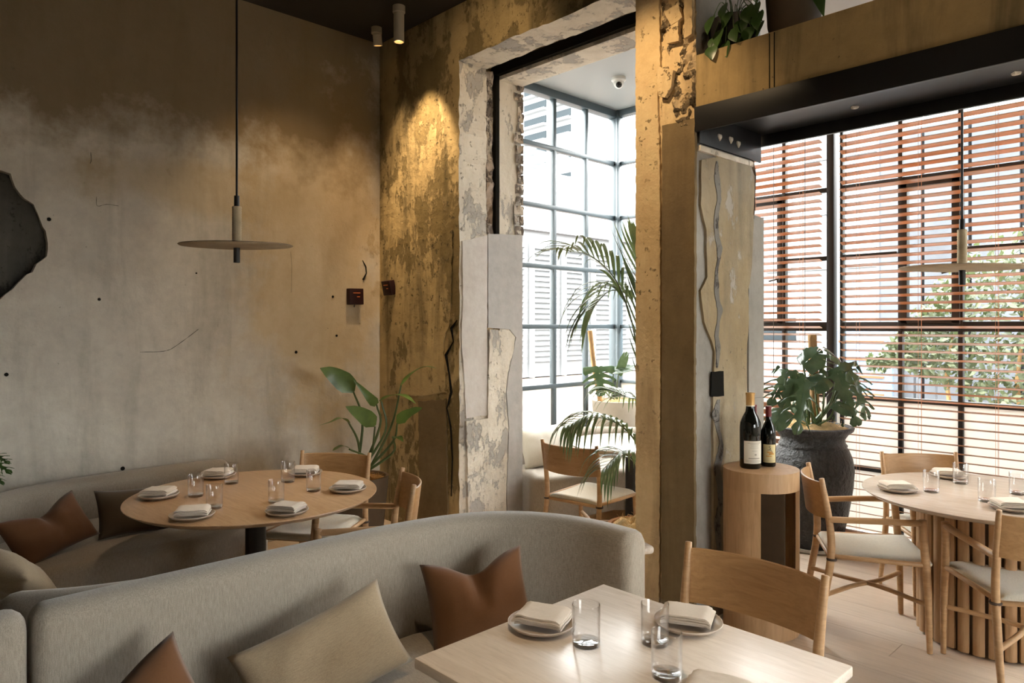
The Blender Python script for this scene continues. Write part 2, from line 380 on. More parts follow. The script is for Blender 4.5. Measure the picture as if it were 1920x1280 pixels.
M['stem'] = leafmat('green_stem', (0.06, 0.10, 0.03), (0.10, 0.14, 0.05), 0.4, 0.05)
M['bottle'] = plain('dark_bottle_glass', (0.004, 0.005, 0.004), 0.05)
M['foil_gold'] = plain('gold_foil', (0.55, 0.33, 0.12), 0.4, 0.5)
M['foil_red'] = plain('burgundy_foil', (0.13, 0.012, 0.015), 0.4, 0.1)
M['label_white'] = plain('cream_label_paper', (0.62, 0.57, 0.47), 0.7)
M['label_yellow'] = plain('yellow_label_paper', (0.62, 0.52, 0.27), 0.7)
M['ink'] = plain('label_ink', (0.02, 0.018, 0.015), 0.7)
M['ink_grey'] = plain('faint_label_ink', (0.30, 0.27, 0.22), 0.7)
M['ink_orange'] = plain('orange_label_ink', (0.60, 0.28, 0.05), 0.7)
M['maroon'] = plain('maroon_lacquer', (0.022, 0.005, 0.005), 0.5, 0, 0, 60, 0.0, 0.25)
M['orange_line'] = plain('orange_edge', (0.65, 0.17, 0.04), 0.5)
M['plastic'] = plain('white_plastic', (0.75, 0.75, 0.73), 0.35)
M['lens'] = plain('dark_lens', (0.01, 0.01, 0.012), 0.08)
M['paving'] = plain('pale_paving', (0.22, 0.21, 0.20), 0.9, 0, 0.2, 10, 0.1, spec=0.0)
M['deck'] = plain('pinkish_deck', (0.17, 0.13, 0.11), 0.9, spec=0.0)
M['facade'] = plain('white_render', (0.22, 0.225, 0.23), 0.9, spec=0.0)
M['facade_grey'] = plain('grey_cladding', (0.085, 0.092, 0.102), 0.8, 0, 0.2, 6, 0.2, spec=0.0)
M['facade_blue'] = plain('blue_white_panel', (0.13, 0.17, 0.23), 0.7, spec=0.0)
M['far_window'] = plain('distant_window_glass', (0.028, 0.034, 0.038), 0.3, spec=0.0)
M['hedge'] = leafmat('pale_hedge_leaf', (0.035, 0.05, 0.02), (0.12, 0.135, 0.075), 0.5, 0.15)
M['red_sign'] = plain('orange_marking', (0.25, 0.09, 0.05), 0.6, spec=0.0)

# ================================================================== SETTING
XA, YB, XO, XP, XR = -4.955, 3.27, -3.948, -2.401, -2.03
YL, YP, YC, XW = 3.893, 3.99, 5.60, -4.367
ZC, ZO, ZS = 3.84, 3.444, 3.64
XE, YF = 3.3, -2.6
Z_BEAM, Z_ST1, Z_ST0 = 2.954, 2.683, 2.555

def by_normal(o, mats):
    """mats: list of (test(normal, centre), material)"""
    me = o.data
    for test, m in mats:
        me.materials.append(m); k = len(me.materials) - 1
        for p in me.polygons:
            if test(p.normal, p.center): p.material_index = k

# floor: sub-base plus single oak boards
bm = bmesh.new(); box(bm, ((XE + XA) / 2, (YF + YC) / 2, -0.06), (XE - XA + 0.4, YC - YF + 0.2, 0.08)); floor = struct('floor', bm, M['pot_dark'])
bm = bmesh.new(); box(bm, (0, 0, 0), (1, 0.1835, 0.02), 0.0); plank_me = obj('board', bm, M['floor'], floor)
first = True; rnd = random.Random(3); y = -1.0
while y < YC - 0.05:
    x = XA + 0.0 - rnd.uniform(0, 1.4)
    while x < XE:
        L = rnd.choice((1.9, 2.3, 2.7)); x0 = max(x, XA + 0.003); x1 = min(x + L, XE - 0.003)
        if x1 - x0 > 0.25:
            p = plank_me if first else plank_me.copy()
            if not first: COL.objects.link(p)
            first = False; p.name = 'board'
            p.location = ((x0 + x1) / 2, y + 0.0925, -0.01 - rnd.uniform(0, 0.0007)); p.scale = (x1 - x0 - 0.002, 1, 1)
        x += L
    y += 0.185
# ceilings
bm = bmesh.new(); box(bm, ((XE + XA) / 2, (YF + YB) / 2 + 0.15, ZC + 0.06), (XE - XA + 0.4, YB - YF + 0.5, 0.12)); struct('ceiling', bm, M['ceiling'])
bm = bmesh.new(); box(bm, ((XE + XW) / 2, (YB + 0.35 + YC) / 2, ZS + 0.06), (XE - XW + 0.2, YC - YB - 0.25, 0.12)); struct('ceiling_sunroom', bm, M['white_paint'])
bm = bmesh.new(); box(bm, ((XE + XR) / 2, YB + 0.3, ZS + 0.12), (XE - XR, 0.1, 0.3)); box(bm, ((XE - 1.0) / 2, YB + 0.3, (Z_BEAM + ZC) / 2), (XE + 1.0, 0.2, ZC - Z_BEAM)); struct('wall_bulkhead_blocker', bm, M['white_paint'])  # wide box added out of view to keep daylight off the upper walls
# wall_left with the hole knocked through the plaster at the far left
hole_px = [(-70, 318), (-30, 322), (0, 318), (22, 324), (27, 352), (46, 372), (62, 384), (76, 412), (88, 445), (88, 480), (70, 494), (60, 508), (44, 522), (22, 540), (0, 560), (-45, 566), (-80, 520), (-95, 430)]
hole = [(at_x(px, py, XA).y, at_x(px, py, XA).z) for px, py in hole_px]
hole = jag(hole, 0.03, 0.006, 4)
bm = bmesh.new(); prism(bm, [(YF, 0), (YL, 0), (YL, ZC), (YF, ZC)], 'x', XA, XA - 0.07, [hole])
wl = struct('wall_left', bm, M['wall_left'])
bm = bmesh.new(); box(bm, (XA - 0.17, (YF + YL) / 2, ZC / 2), (0.1, YL - YF, ZC)); obj('backing', bm, M['hole'], wl, smooth=False)
hy = [p[0] for p in hole]; hz = [p[1] for p in hole]
bm = bmesh.new()
q = [(XA - 0.055, min(hy) - 0.05, min(hz) - 0.05), (XA - 0.055, max(hy) + 0.05, min(hz) - 0.05), (XA - 0.055, max(hy) + 0.05, max(hz) + 0.05), (XA - 0.055, min(hy) - 0.05, max(hz) + 0.05)]
rough(bm, q, 26, 26, 0.035, 5, 3, Vector((1, 0, 0)))
tag(obj('rough_render', bm, M['hole'], wl), 'dark rough render exposed where the plaster has fallen away')
# other walls behind the camera
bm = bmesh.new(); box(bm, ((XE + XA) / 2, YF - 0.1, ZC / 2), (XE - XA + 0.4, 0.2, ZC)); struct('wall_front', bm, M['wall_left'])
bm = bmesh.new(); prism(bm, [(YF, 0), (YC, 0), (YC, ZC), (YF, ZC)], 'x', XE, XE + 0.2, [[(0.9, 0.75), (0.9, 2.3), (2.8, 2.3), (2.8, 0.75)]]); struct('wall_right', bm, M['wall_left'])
w3 = thing('fill_window', 'unseen side window added in the right wall for fill daylight', None, (XE, 1.85, 0)); w3['kind'] = 'structure'; bpy.context.view_layer.update()  # added window out of view, lets fill daylight into the room
for k in range(6):
    bm = bmesh.new(); box(bm, (0.1, -0.93 + k * 0.372, 1.525), (0.05, 0.04, 1.55), 0.004); obj('window_bar', bm, M['frame_backlit'], w3)
for z in (0.77, 1.525, 2.28):
    bm = bmesh.new(); box(bm, (0.1, 0, z), (0.048, 1.9, 0.04), 0.004); obj('window_bar', bm, M['frame_backlit'], w3)
for k in range(5):
    for z in (1.15, 1.90):
        bm = bmesh.new(); box(bm, (0.11, -0.744 + k * 0.372, z), (0.006, 0.35, 0.72)); obj('pane', bm, M['glass'], w3, False)
# wall_back, left of the pillar, in three layers (outer skin, chased groove, inner skin)
rnd = random.Random(5)
def notch(xo, zo, seed, amp=0.006, extra=None):
    e = jag([(xo, 0.0), (xo, zo), (XP, zo)], 0.05, amp, seed); n1 = int(zo / 0.05) + int(math.hypot(XP - xo, 0) / 0.05)
    e = [p for p in e[:n1] if p[1] > 0.01 and p[0] < XP - 0.02]
    return [(XA, 0.0), (xo, 0.0)] + (extra or []) + e[1:] + [(XP, zo), (XP, ZC), (XA, ZC)]
bm = bmesh.new(); prism(bm, notch(XO, ZO, 2, 0.007), 'y', YB, 3.529)
wb = struct('wall_back', bm, M['jamb_cream'])
by_normal(wb, [(lambda n, c: n.y < -0.9, M['wall_back'])])
bm = bmesh.new(); zg = 2.23
prism(bm, [(XA, 0), (XO, 0), (XO, zg), (XO - 0.09, zg + 0.01), (XO - 0.09, ZO + 0.06), (XP, ZO + 0.06), (XP, ZC), (XA, ZC)], 'y', 3.529, 3.663)
tag(obj('groove', bm, M['rubble'], wb, smooth=False), 'dark chase cut into the reveal with brick showing')
bm = bmesh.new(); e = [(XO, 0), (XO, zg), (XO - 0.012, 2.4), (XO, 2.6), (XO - 0.015, 2.9), (XO - 0.004, 3.2), (XO - 0.01, 3.395), (XP, 3.395), (XP, ZC), (XA, ZC), (XA, 0)]
prism(bm, e, 'y', 3.663, YL); by = obj('inner_skin', bm, M['jamb_cream'], wb, smooth=False)
# broken bricks in the groove and along the inner edge of the reveal
bm = bmesh.new()
rough(bm, [(XO - 0.03, 3.532, zg), (XO - 0.03, 3.62, zg), (XO - 0.03, 3.62, 3.44), (XO - 0.03, 3.532, 3.44)], 7, 70, 0.05, 9, 2, Vector((1, 0, 0)))
tag(obj('rubble', bm, M['rubble_grey'], wb), 'crumbled brick inside the chase')
bm = bmesh.new(); box(bm, (XO - 0.045, 3.642, (zg + 3.44) / 2), (0.09, 0.036, 3.42 - zg)); box(bm, ((XO + XP) / 2, 3.64, ZO + 0.012), (XP - XO + 0.1, 0.04, 0.07))  # solid dark boxes stand in for shade inside the chase
tag(obj('dark_fill', bm, M['dark'], wb, smooth=False), 'dark strip painting the shade deep in the chase')
for k in range(15):
    z0 = zg + 0.02 + k * 0.079; hgt = 0.066 + rnd.uniform(-0.006, 0.006)
    bm = bmesh.new(); w = 0.055 + rnd.uniform(-0.015, 0.03); dep = 0.05
    rough(bm, [(XO + 0.004, YL - w, z0), (XO + 0.004, YL + 0.012, z0), (XO + 0.004, YL + 0.012, z0 + hgt), (XO + 0.004, YL - w, z0 + hgt)], 5, 5, 0.022, 16, k, Vector((1, 0, 0)))
    rough(bm, [(XO - 0.06, YL + 0.014, z0), (XO - 0.06, YL + 0.014, z0 + hgt), (XO + 0.006, YL + 0.014, z0 + hgt), (XO + 0.006, YL + 0.014, z0)], 4, 4, 0.015, 16, k + 9, Vector((0, 1, 0)))
    obj('brick', bm, M['rubble_grey'], wb)
def slab(name, pts, axis, val, t, mat, parent, seed=1, step=0.035, amp=0.004, label=None):
    """a plaster layer of thickness t lying on the plane axis=val; pts measured points"""
    f = at_x if axis == 'x' else at_y
    P = [f(px, py, val) for px, py in pts]
    poly = [(p.y, p.z) if axis == 'x' else (p.x, p.z) for p in P]
    poly = [(a, max(b, 0.002)) for a, b in poly]
    bm = bmesh.new(); prism(bm, jag(poly, step, amp, seed), axis, val - (0.004 if axis == 'x' else -0.004), val + (t if axis == 'x' else -t))
    o = obj(name, bm, mat, parent, smooth=False)
    if label: o['label'] = label
    return o
slab('plaster_layer', [(865, 452), (911.5, 441), (911, 778), (872, 783), (868, 700), (863, 640), (866, 560)], 'x', XO, 0.013, M['jamb_lilac'], wb, 3, 0.04, 0.003, 'pale grey smooth plaster layer')
slab('plaster_layer', [(914, 438), (978, 441), (978, 1015), (950, 1015), (949, 920), (953, 800), (948, 735), (952, 700), (962, 655), (966, 632), (954, 617), (914, 614)], 'x', XO, 0.010, M['jamb_grey'], wb, 4, 0.04, 0.002, 'mid grey smooth render layer')
slab('plaster_layer', [(914, 618), (952, 620), (962, 634), (959, 655), (948, 700), (944, 735), (949, 800), (945, 920), (946, 1012), (874, 1012), (873, 870), (870, 789), (911, 784)], 'x', XO, 0.024, M['jamb_cream'], wb, 5, 0.03, 0.004, 'thick cream plaster layer with ragged edge')
# slabs of dark old plaster low on the back wall, right of the corner
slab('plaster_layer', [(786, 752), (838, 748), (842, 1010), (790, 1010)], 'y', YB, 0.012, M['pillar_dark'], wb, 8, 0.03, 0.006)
slab('plaster_layer', [(716, 470), (850, 430), (846, 600), (832, 640), (838, 735), (780, 742), (716, 750)], 'y', YB, 0.007, M['wall_back'], wb, 9, 0.03, 0.007)
bm = bmesh.new(); P = [at_y(px, py, YB - 0.006) for px, py in [(857, 600), (846, 615), (850, 640), (836, 665), (842, 700), (846, 735), (838, 765), (845, 800), (848, 860), (846, 930)]]
tube(bm, P, [0.004, 0.010, 0.004, 0.011, 0.006, 0.010, 0.004, 0.007, 0.005, 0.004], 5); tag(obj('crack', bm, M['dark'], wb), 'dark crack in the old plaster')

# pillar between the tall opening and the bay
pillar_poly = lambda: [(XP, YB), (XR, YB), (XR, 3.86), (XP, 3.86)]
bm = bmesh.new(); prism(bm, pillar_poly(), 'z', 0, ZC)
pil = struct('wall_pillar', bm, M['pillar'])
by_normal(pil, [(lambda n, c: n.x > 0.9, M['bay_grey'])])
bm = bmesh.new(); prism(bm, jag([(3.86, 0), (YP, 0), (YP, 2.19), (3.86, 2.19)], 0.05, 0.004, 3), 'x', XP, XR); obj('rear_return', bm, M['bay_grey'], pil, smooth=False)
bm = bmesh.new()
rough(bm, [(XR - 0.02, 3.862, 2.17), (XR - 0.02, 3.90, 2.17), (XR - 0.02, 3.90, 2.56), (XR - 0.02, 3.862, 2.56)], 5, 30, 0.03, 12, 4, Vector((1, 0, 0)))
rough(bm, [(XR - 0.12, 3.885, 2.17), (XR - 0.12, 3.885, 2.56), (XR, 3.885, 2.56), (XR, 3.885, 2.17)], 6, 30, 0.03, 12, 8, Vector((0, 1, 0)))
obj('broken_edge', bm, M['rubble_grey'], pil)
slab('plaster_layer', [(1195, -40), (1238, -40), (1241, 120), (1236, 190), (1240, 300), (1241, 700), (1238, 1180), (1195, 1200)], 'y', YB, 0.016, M['pillar'], pil, 12, 0.02, 0.003, 'rough ochre plaster strip with flaking surface')
slab('plaster_layer', [(1245, 237), (1306, 222), (1305, 700), (1305, 1175), (1243, 1190)], 'y', YB, 0.018, M['pillar_dark'], pil, 13, 0.03, 0.002, 'brown smooth render slab')
bm = bmesh.new(); a = at_y(1241, -30, YB).x
rough(bm, [(a, YB, 2.60), (XR, YB, 2.60), (XR, YB, ZC), (a, YB, ZC)], 26, 90, -0.045, 13, 6, Vector((0, 1, 0)), 1.6)
obj('rubble', bm, M['rubble'], pil)['label'] = 'crumbling exposed aggregate near the top of the pillar'
for k, pts in enumerate([[(1253, 57), (1275, 43), (1277, 78), (1254, 84)], [(1286, -30), (1301, -30), (1302, 66), (1287, 74)], [(1236, 126), (1266, 133), (1262, 165), (1250, 185), (1239, 182)], [(1248, 25), (1276, 8), (1283, 35), (1262, 50)]]):
    slab('plaster_chip', pts, 'y', YB - 0.012, 0.022, M['pillar'], pil, 20 + k, 0.02, 0.003)
# bay side of the pillar: three bands of plaster and the cable chase
slab('plaster_layer', [(1336, 295), (1398, 300), (1411, 330), (1409, 410), (1406, 500), (1399, 545), (1400, 600), (1396, 660), (1396, 735), (1400, 800), (1402, 1130), (1334, 1160), (1333, 740), (1336, 660), (1331, 640), (1316, 604), (1310, 545), (1322, 520), (1320, 430), (1310, 385), (1311, 300)], 'x', XR, 0.014, M['bay_ochre'], pil, 30, 0.04, 0.003, 'ochre plaster band with cracked edges')
slab('plaster_layer', [(1401, 412), (1429, 408), (1429, 742), (1401, 744)], 'x', XR, 0.010, M['bay_grey'], pil, 31, 0.04, 0.001, 'grey render panel')
slab('plaster_layer', [(1402, 747), (1429, 745), (1429, 1110), (1405, 1120)], 'x', XR, 0.010, M['bay_grey'], pil, 32, 0.04, 0.001, 'grey render panel')
def ribbon(cl, w0, w1, seed):
    rnd = random.Random(seed); n = len(cl); L = []; R = []
    for i, (x, y) in enumerate(cl):
        w = rnd.uniform(w0, w1) * (0.4 if i in (0, n - 1) else 1); L.append((x - w, y)); R.append((x + w, y))
    return L + R[::-1]
slab('chase', ribbon([(1344, 302), (1343, 330), (1346, 350), (1348, 375), (1343, 400), (1342, 425), (1344, 445), (1349, 465), (1347, 485), (1343, 510), (1343, 540), (1344, 560), (1350, 580), (1346, 605), (1343, 630), (1346, 655), (1344, 690)], 2.5, 5.5, 1), 'x', XR + 0.014, 0.003, M['mortar'], pil, 51, 0.02, 0.003, 'grey mortar filling a vertical cable chase')
slab('chase', ribbon([(1347, 748), (1341, 775), (1345, 800), (1352, 830), (1349, 855), (1344, 880), (1350, 910), (1351, 940), (1344, 980), (1347, 1010), (1348, 1050)], 3, 7, 2), 'x', XR + 0.014, 0.003, M['mortar'], pil, 52, 0.02, 0.003)
slab('socket_recess', [(1334, 697), (1356, 695), (1357, 742), (1333, 744)], 'x', XR + 0.014, 0.002, M['dark'], pil, 33, 0.03, 0.0015, 'black square socket recess')
# ledge and steel end plate above the bay side, with three heart-shaped lumps of concrete
bm = bmesh.new(); box(bm, (XR + 0.010, 3.56, 2.475), (0.026, 0.56, 0.03), 0.004); obj('ledge', bm, M['jamb_cream'], pil)['label'] = 'thin pale plaster ledge'

# beam over the bay and its steel lining
bm = bmesh.new(); box(bm, ((XR + XE) / 2, (YB + 3.97) / 2, (Z_ST1 + Z_BEAM) / 2), (XE - XR, 3.97 - YB, Z_BEAM - Z_ST1)); beam = struct('trim_1', bm, M['beam'], label='board-marked concrete beam over the bay')
bm = bmesh.new()
for px in (1443, 1452): 
    p = at_y(px, 130, YB); box(bm, (p.x, YB - 0.001, (Z_ST1 + Z_BEAM) / 2), (0.004, 0.003, Z_BEAM - Z_ST1 - 0.01))
obj('board_joint', bm, M['dark'], beam, smooth=False)
bm = bmesh.new()
box(bm, ((XR + XE) / 2, YB - 0.006, (Z_ST1 + Z_ST0) / 2), (XE - XR, 0.022, Z_ST1 - Z_ST0), 0.003)
box(bm, ((XR + XE) / 2, (YB + 3.97) / 2, Z_ST1 - 0.012), (XE - XR, 3.97 - YB, 0.014), 0.002)
box(bm, ((XR + XE) / 2, 3.962, (Z_ST1 + 2.597) / 2), (XE - XR, 0.022, Z_ST1 - 2.597), 0.003)
st = struct('trim_2', bm, M['steel'], smooth=True, label='black steel channel lining the underside of the beam')
bm = bmesh.new(); box(bm, (XR + 0.012, 3.61, 2.583), (0.012, 0.66, 0.165), 0.003); obj('end_plate', bm, M['steel'], st)
def heart(c, s, nrm, mat, parent):
    bm = bmesh.new(); n = 14; pr = []
    for k in range(n):
        t = 2 * PI * k / n; pr.append((16 * math.sin(t) ** 3 / 17, (13 * math.cos(t) - 5 * math.cos(2 * t) - 2 * math.cos(3 * t) - math.cos(4 * t)) / 15))
    loops = []
    for sc, h in ((1, 0), (0.85, 0.35), (0.35, 0.55)):
        if nrm == 'x': loops.append([Vector((c[0] + h * s, c[1] + a * sc * s, c[2] + b * sc * s)) for a, b in pr])
        else: loops.append([Vector((c[0] + a * sc * s, c[1] + b * sc * s, c[2] - h * s)) for a, b in pr])
    rings(bm, loops); bmesh.ops.recalc_face_normals(bm, faces=bm.faces); return obj('concrete_lump', bm, mat, parent)
for px, py in ((1349, 257), (1370, 262), (1384, 270)):
    p = at_x(px, py, XR + 0.018); heart((XR + 0.018, p.y, p.z), 0.021, 'x', M['jamb_cream'], st)
for px, py in ((1602, 200), (1905, 136)):
    p = at_z(px, py, Z_ST1 - 0.02); heart((p.x, p.y, Z_ST1 - 0.02), 0.022, 'z', M['jamb_cream'], st)

# glazing ---------------------------------------------------------------
ROWS = [0.02, 0.497, 1.023, 1.55, 2.076, 2.602, 3.128, 3.62]
YS = [3.90, 4.26, 4.70, 5.138, 5.575]
w1 = thing('window_1', 'tall grey steel-framed window behind the plaster opening', None, (XW, 4.7, 0)); w1['kind'] = 'structure'
def wpart(root, name, bm, mat, smooth=True):
    o = obj(name, bm, mat, root, smooth); o.matrix_parent_inverse = root.matrix_basis.inverted(); return o
bpy.context.view_layer.update()
for y in YS[1:-1]:
    bm = bmesh.new(); box(bm, (XW, y, 1.82), (0.05, 0.038, 3.62), 0.004); wpart(w1, 'window_bar', bm, M['frame_lit'])
for z in ROWS[1:-1]:
    bm = bmesh.new(); box(bm, (XW + 0.004, 4.74, z), (0.045, 1.70, 0.040), 0.004); wpart(w1, 'window_bar', bm, M['frame_lit'])
bm = bmesh.new(); box(bm, (XW, 4.74, ZS - 0.035), (0.09, 1.72, 0.07), 0.005); wpart(w1, 'head_rail', bm, M['frame_lit'])
bm = bmesh.new(); box(bm, (XW, YC, 1.82), (0.10, 0.10, 3.64), 0.008); box(bm, (XW + 0.055, YC - 0.03, 1.82), (0.03, 0.05, 3.64), 0.004); wpart(w1, 'corner_post', bm, M['frame_lit'])
bm = bmesh.new(); box(bm, (XW, 3.875, 1.82), (0.08, 0.05, 3.64), 0.005); wpart(w1, 'side_post', bm, M['frame_lit'])
for i in range(4):
    for j in range(7):
        bm = bmesh.new(); box(bm, (XW - 0.01, (YS[i] + YS[i + 1]) / 2, (ROWS[j] + ROWS[j + 1]) / 2), (0.006, YS[i + 1] - YS[i] - 0.02, ROWS[j + 1] - ROWS[j] - 0.02))
        o = wpart(w1, 'pane', bm, M['frosted'] if j < 2 else M['glass'], False)
        if j < 2: o['label'] = 'frosted white pane'
w2 = thing('window_2', 'dark-framed window wall behind the wooden blinds', None, (-1.0, YC, 0)); w2['kind'] = 'structure'
bpy.context.view_layer.update()
XS = [XW + 0.04, -3.93, -3.50, -3.08, -2.658, -2.26, -1.793, -1.415, -1.0, -0.58, -0.16, 0.26, 0.68, 1.10, 1.52, 1.94, 2.36, 2.78, 3.2]
for x in XS[1:-1]:
    m = M['frame_lit'] if x < -3.2 else M['frame_backlit']
    w = 0.055 if abs(x + 2.26) < 0.01 else 0.030
    bm = bmesh.new(); box(bm, (x - (0.025 if w > 0.05 else 0), YC, 1.82), (w, 0.07 if w > 0.05 else 0.05, 3.62), 0.004); wpart(w2, 'mullion' if w > 0.05 else 'window_bar', bm, m)
bm = bmesh.new(); box(bm, (-2.205, YC, 1.82), (0.022, 0.05, 3.62), 0.003); wpart(w2, 'window_bar', bm, M['frame_backlit'])
for z in ROWS[1:-1]:
    for xa, xb in ((XW, -3.08), (-3.08, -2.31), (-2.21, XE)):
        th = 0.070 if (abs(z - 1.55) < 0.01 and xa > -3.5) else 0.034
        segs = [(xa, xb)]
        if abs(z - 2.076) < 0.01:
            if xa == -3.08: segs = [(-2.70, xb)]
            if xa == -2.21: segs = [(xa, -1.82), (-1.38, -0.61), (-0.13, XE)]
        for a, b in segs:
            bm = bmesh.new(); box(bm, ((a + b) / 2, YC + 0.002, z), (b - a, 0.046, th), 0.004); wpart(w2, 'window_bar', bm, M['frame_lit'] if xb < -3 else M['frame_backlit'])
for xa, xb in ((-3.08, -2.658), (-1.793, -1.415), (-0.58, -0.16)):     # opening casements
    bm = bmesh.new(); t = 0.05
    for c, s in (((xa + t / 2, YC - 0.01, 2.076), (t, 0.06, 1.02)), ((xb - t / 2, YC - 0.01, 2.076), (t, 0.06, 1.02)), (((xa + xb) / 2, YC - 0.01, 1.595), (xb - xa, 0.06, 0.045)), (((xa + xb) / 2, YC - 0.01, 2.56), (xb - xa, 0.06, 0.045))):
        box(bm, c, s, 0.004)
    cs = wpart(w2, 'casement', bm, M['frame_backlit'])
    bm = bmesh.new(); box(bm, (xb - 0.03, YC - 0.05, 1.93), (0.02, 0.03, 0.05), 0.004); bar(bm, (xb - 0.03, YC - 0.07, 1.93), (xb - 0.10, YC - 0.075, 1.915), 0.012, 0.012, 0.003)
    h = obj('handle', bm, M['black_metal'], cs)
bm = bmesh.new(); box(bm, ((XW + XE) / 2, YC, ZS - 0.03), (XE - XW, 0.08, 0.06), 0.004); wpart(w2, 'head_rail', bm, M['frame_lit'])
for i in range(len(XS) - 1):
    for j in range(7):
        bm = bmesh.new(); box(bm, ((XS[i] + XS[i + 1]) / 2, YC + 0.01, (ROWS[j] + ROWS[j + 1]) / 2), (XS[i + 1] - XS[i] - 0.02, 0.006, ROWS[j + 1] - ROWS[j] - 0.02))
        o = wpart(w2, 'pane', bm, M['frosted'] if j < 2 else M['glass'], False)
        if j < 2: o['label'] = 'frosted white pane'

# venetian blinds ---------------------------------------------------------
YBL = 5.46
def blind(x0, x1, label, closed_below=None, cords=()):
    t = thing('venetian_blind', label, 'blind', ((x0 + x1) / 2, YBL, 0), 0, 'wooden blinds along the window wall'); L = x1 - x0
    bm = bmesh.new(); box(bm, (0, 0, ZS - 0.045), (L, 0.06, 0.055), 0.005); obj('headrail', bm, M['slat'], t)
    bm = bmesh.new(); n = 4
    lo = []
    for i in range(n + 1):
        a = (i / n - 0.5); lo.append((a * 0.063, -0.0035 * (2 * a) ** 2))
    loops = [[Vector((x, p[0], p[1] + 0.0016)) for p in lo] + [Vector((x, p[0], p[1] - 0.0016)) for p in reversed(lo)] for x in (-L / 2, L / 2)]
    rings(bm, loops); bmesh.ops.recalc_face_normals(bm, faces=bm.faces)
    s0 = obj('slat', bm, M['slat'], t, smooth=False); z = 0.085; k = 0
    while z < ZS - 0.09:
        s = s0 if k == 0 else s0.copy()
        if k: COL.objects.link(s)
        s.location = (0, 0, z); s.rotation_euler = (math.radians(-42 if (closed_below and z < closed_below) else -13.5), 0, 0)
        k += 1; z += 0.0563
    bm = bmesh.new(); box(bm, (0, 0, 0.045), (L, 0.055, 0.02), 0.004); obj('bottom_rail', bm, M['slat'], t)
    for x in cords:
        bm = bmesh.new()
        for dy in (-0.031, 0.031): tube(bm, [(x - (x0 + x1) / 2, dy, 0.05), (x - (x0 + x1) / 2, dy, ZS - 0.06)], 0.0011, 4, dome=False)
        tube(bm, [(x - (x0 + x1) / 2 + 0.012, 0.0, 0.05), (x - (x0 + x1) / 2 + 0.012, 0.0, ZS - 0.06)], 0.0009, 4, dome=False)
        obj('ladder_cord', bm, M['cord'], t)
    return t
bl = blind(-2.97, -2.312, 'narrow orange wooden venetian blind left of the dark window post', 0.98, [-2.46, -2.85])
bm = bmesh.new(); tube(bm, [(0.23, -0.05, 1.1), (0.23, -0.045, ZS - 0.06)], 0.0022, 5, dome=False); tube(bm, [(-0.02, -0.05, 1.15), (-0.02, -0.045, ZS - 0.06)], 0.0022, 5, dome=False); obj('pull_cord', bm, M['leather'], bl)
br = blind(-2.165, -0.25, 'wide orange wooden venetian blind right of the dark window post', None, [-2.04, -1.63, -1.18, -0.7])
bm = bmesh.new(); tube(bm, [(-0.90, -0.05, 1.05), (-0.90, -0.045, ZS - 0.06)], 0.0022, 5, dome=False); obj('pull_cord', bm, M['leather'], br)

# outside -------------------------------------------------------------------
bm = bmesh.new(); box(bm, (-30, 60, -0.15), (300, 300, 0.1)); struct('ground', bm, M['paving'])
t = thing('tower_block', 'distant white high-rise with rows of balcony windows seen through the tall window', 'building', at_y(1020, 612, 113).xy[:] + (0,))
def loc(o, root): o.matrix_parent_inverse = root.matrix_basis.inverted(); return o
bpy.context.view_layer.update()
xa, xb = at_y(960, 300, 113).x, at_y(1078, 300, 113).x
bm = bmesh.new(); box(bm, ((xa + xb) / 2, 119, 35), (xb - xa, 12, 70)); loc(obj('wall', bm, M['facade'], t, False), t)
for r in range(10):
    yy = 160 + r * 27.5
    for (p0, p1) in ((983, 1024), (1037, 1070)):
        a = at_y(p0, yy, 112.9); b = at_y(p1, yy, 112.9); zc = a.z - 0.18 * (a.z - 1.55) * 0
        bm = bmesh.new(); box(bm, ((a.x + b.x) / 2, 112.95, 56.5 - r * 3.35), (b.x - a.x, 0.3, 1.5)); loc(obj('window', bm, M['far_window'], t, False), t)
        bm = bmesh.new(); box(bm, ((a.x + b.x) / 2, 112.4, 55.2 - r * 3.35), (b.x - a.x + 0.6, 1.2, 0.5)); loc(obj('balcony', bm, M['facade'], t, False), t)
t = thing('white_building', 'low white building with grey louvred screens beyond the tall window', 'building', (-15.5, 17, 0)); bpy.context.view_layer.update()
bm = bmesh.new(); box(bm, (-17, 17, 3.2), (3, 16, 6.4)); box(bm, (-15.4, 17, 4.6), (0.3, 16, 0.25)); loc(obj('wall', bm, M['facade'], t, False), t)
for k in range(5):
    y0 = 14.2 + k * 1.45
    bm = bmesh.new()
    for j in range(22): box(bm, (-15.42, y0 + 0.6, 0.5 + j * 0.165), (0.12, 1.15, 0.05), 0, 1, None)
    loc(obj('louvre_screen', bm, M['louvre'], t, False), t)
    bm = bmesh.new(); box(bm, (-15.35, y0 - 0.07, 2.1), (0.14, 0.10, 4.2)); loc(obj('column', bm, M['facade'], t, False), t)
bm = bmesh.new(); box(bm, (-10.5, 14, -0.04), (9, 16, 0.12)); tag(obj('terrace_deck', bm, M['deck'], None, False), kind='structure')
t = thing('grey_building', 'grey building clad in vertical panels beyond the wide blind', 'building', (1, 12, 0)); bpy.context.view_layer.update()
bm = bmesh.new(); box(bm, (3.5, 13, 2.3), (15.4, 1.8, 4.6)); loc(obj('wall', bm, M['facade_grey'], t, False), t)
x = -4.15; rnd = random.Random(11)
while x < 6:
    w = 0.62; bm = bmesh.new(); box(bm, (x + w / 2, 12.03, 2.3), (w - 0.05, 0.12 + rnd.uniform(0, 0.05), 4.5)); loc(obj('panel', bm, M['facade_grey'], t, False), t); x += w
t = thing('pale_building', 'pale distant building with window bands beyond the narrow blind', 'building', (-14, 30, 0)); bpy.context.view_layer.update()
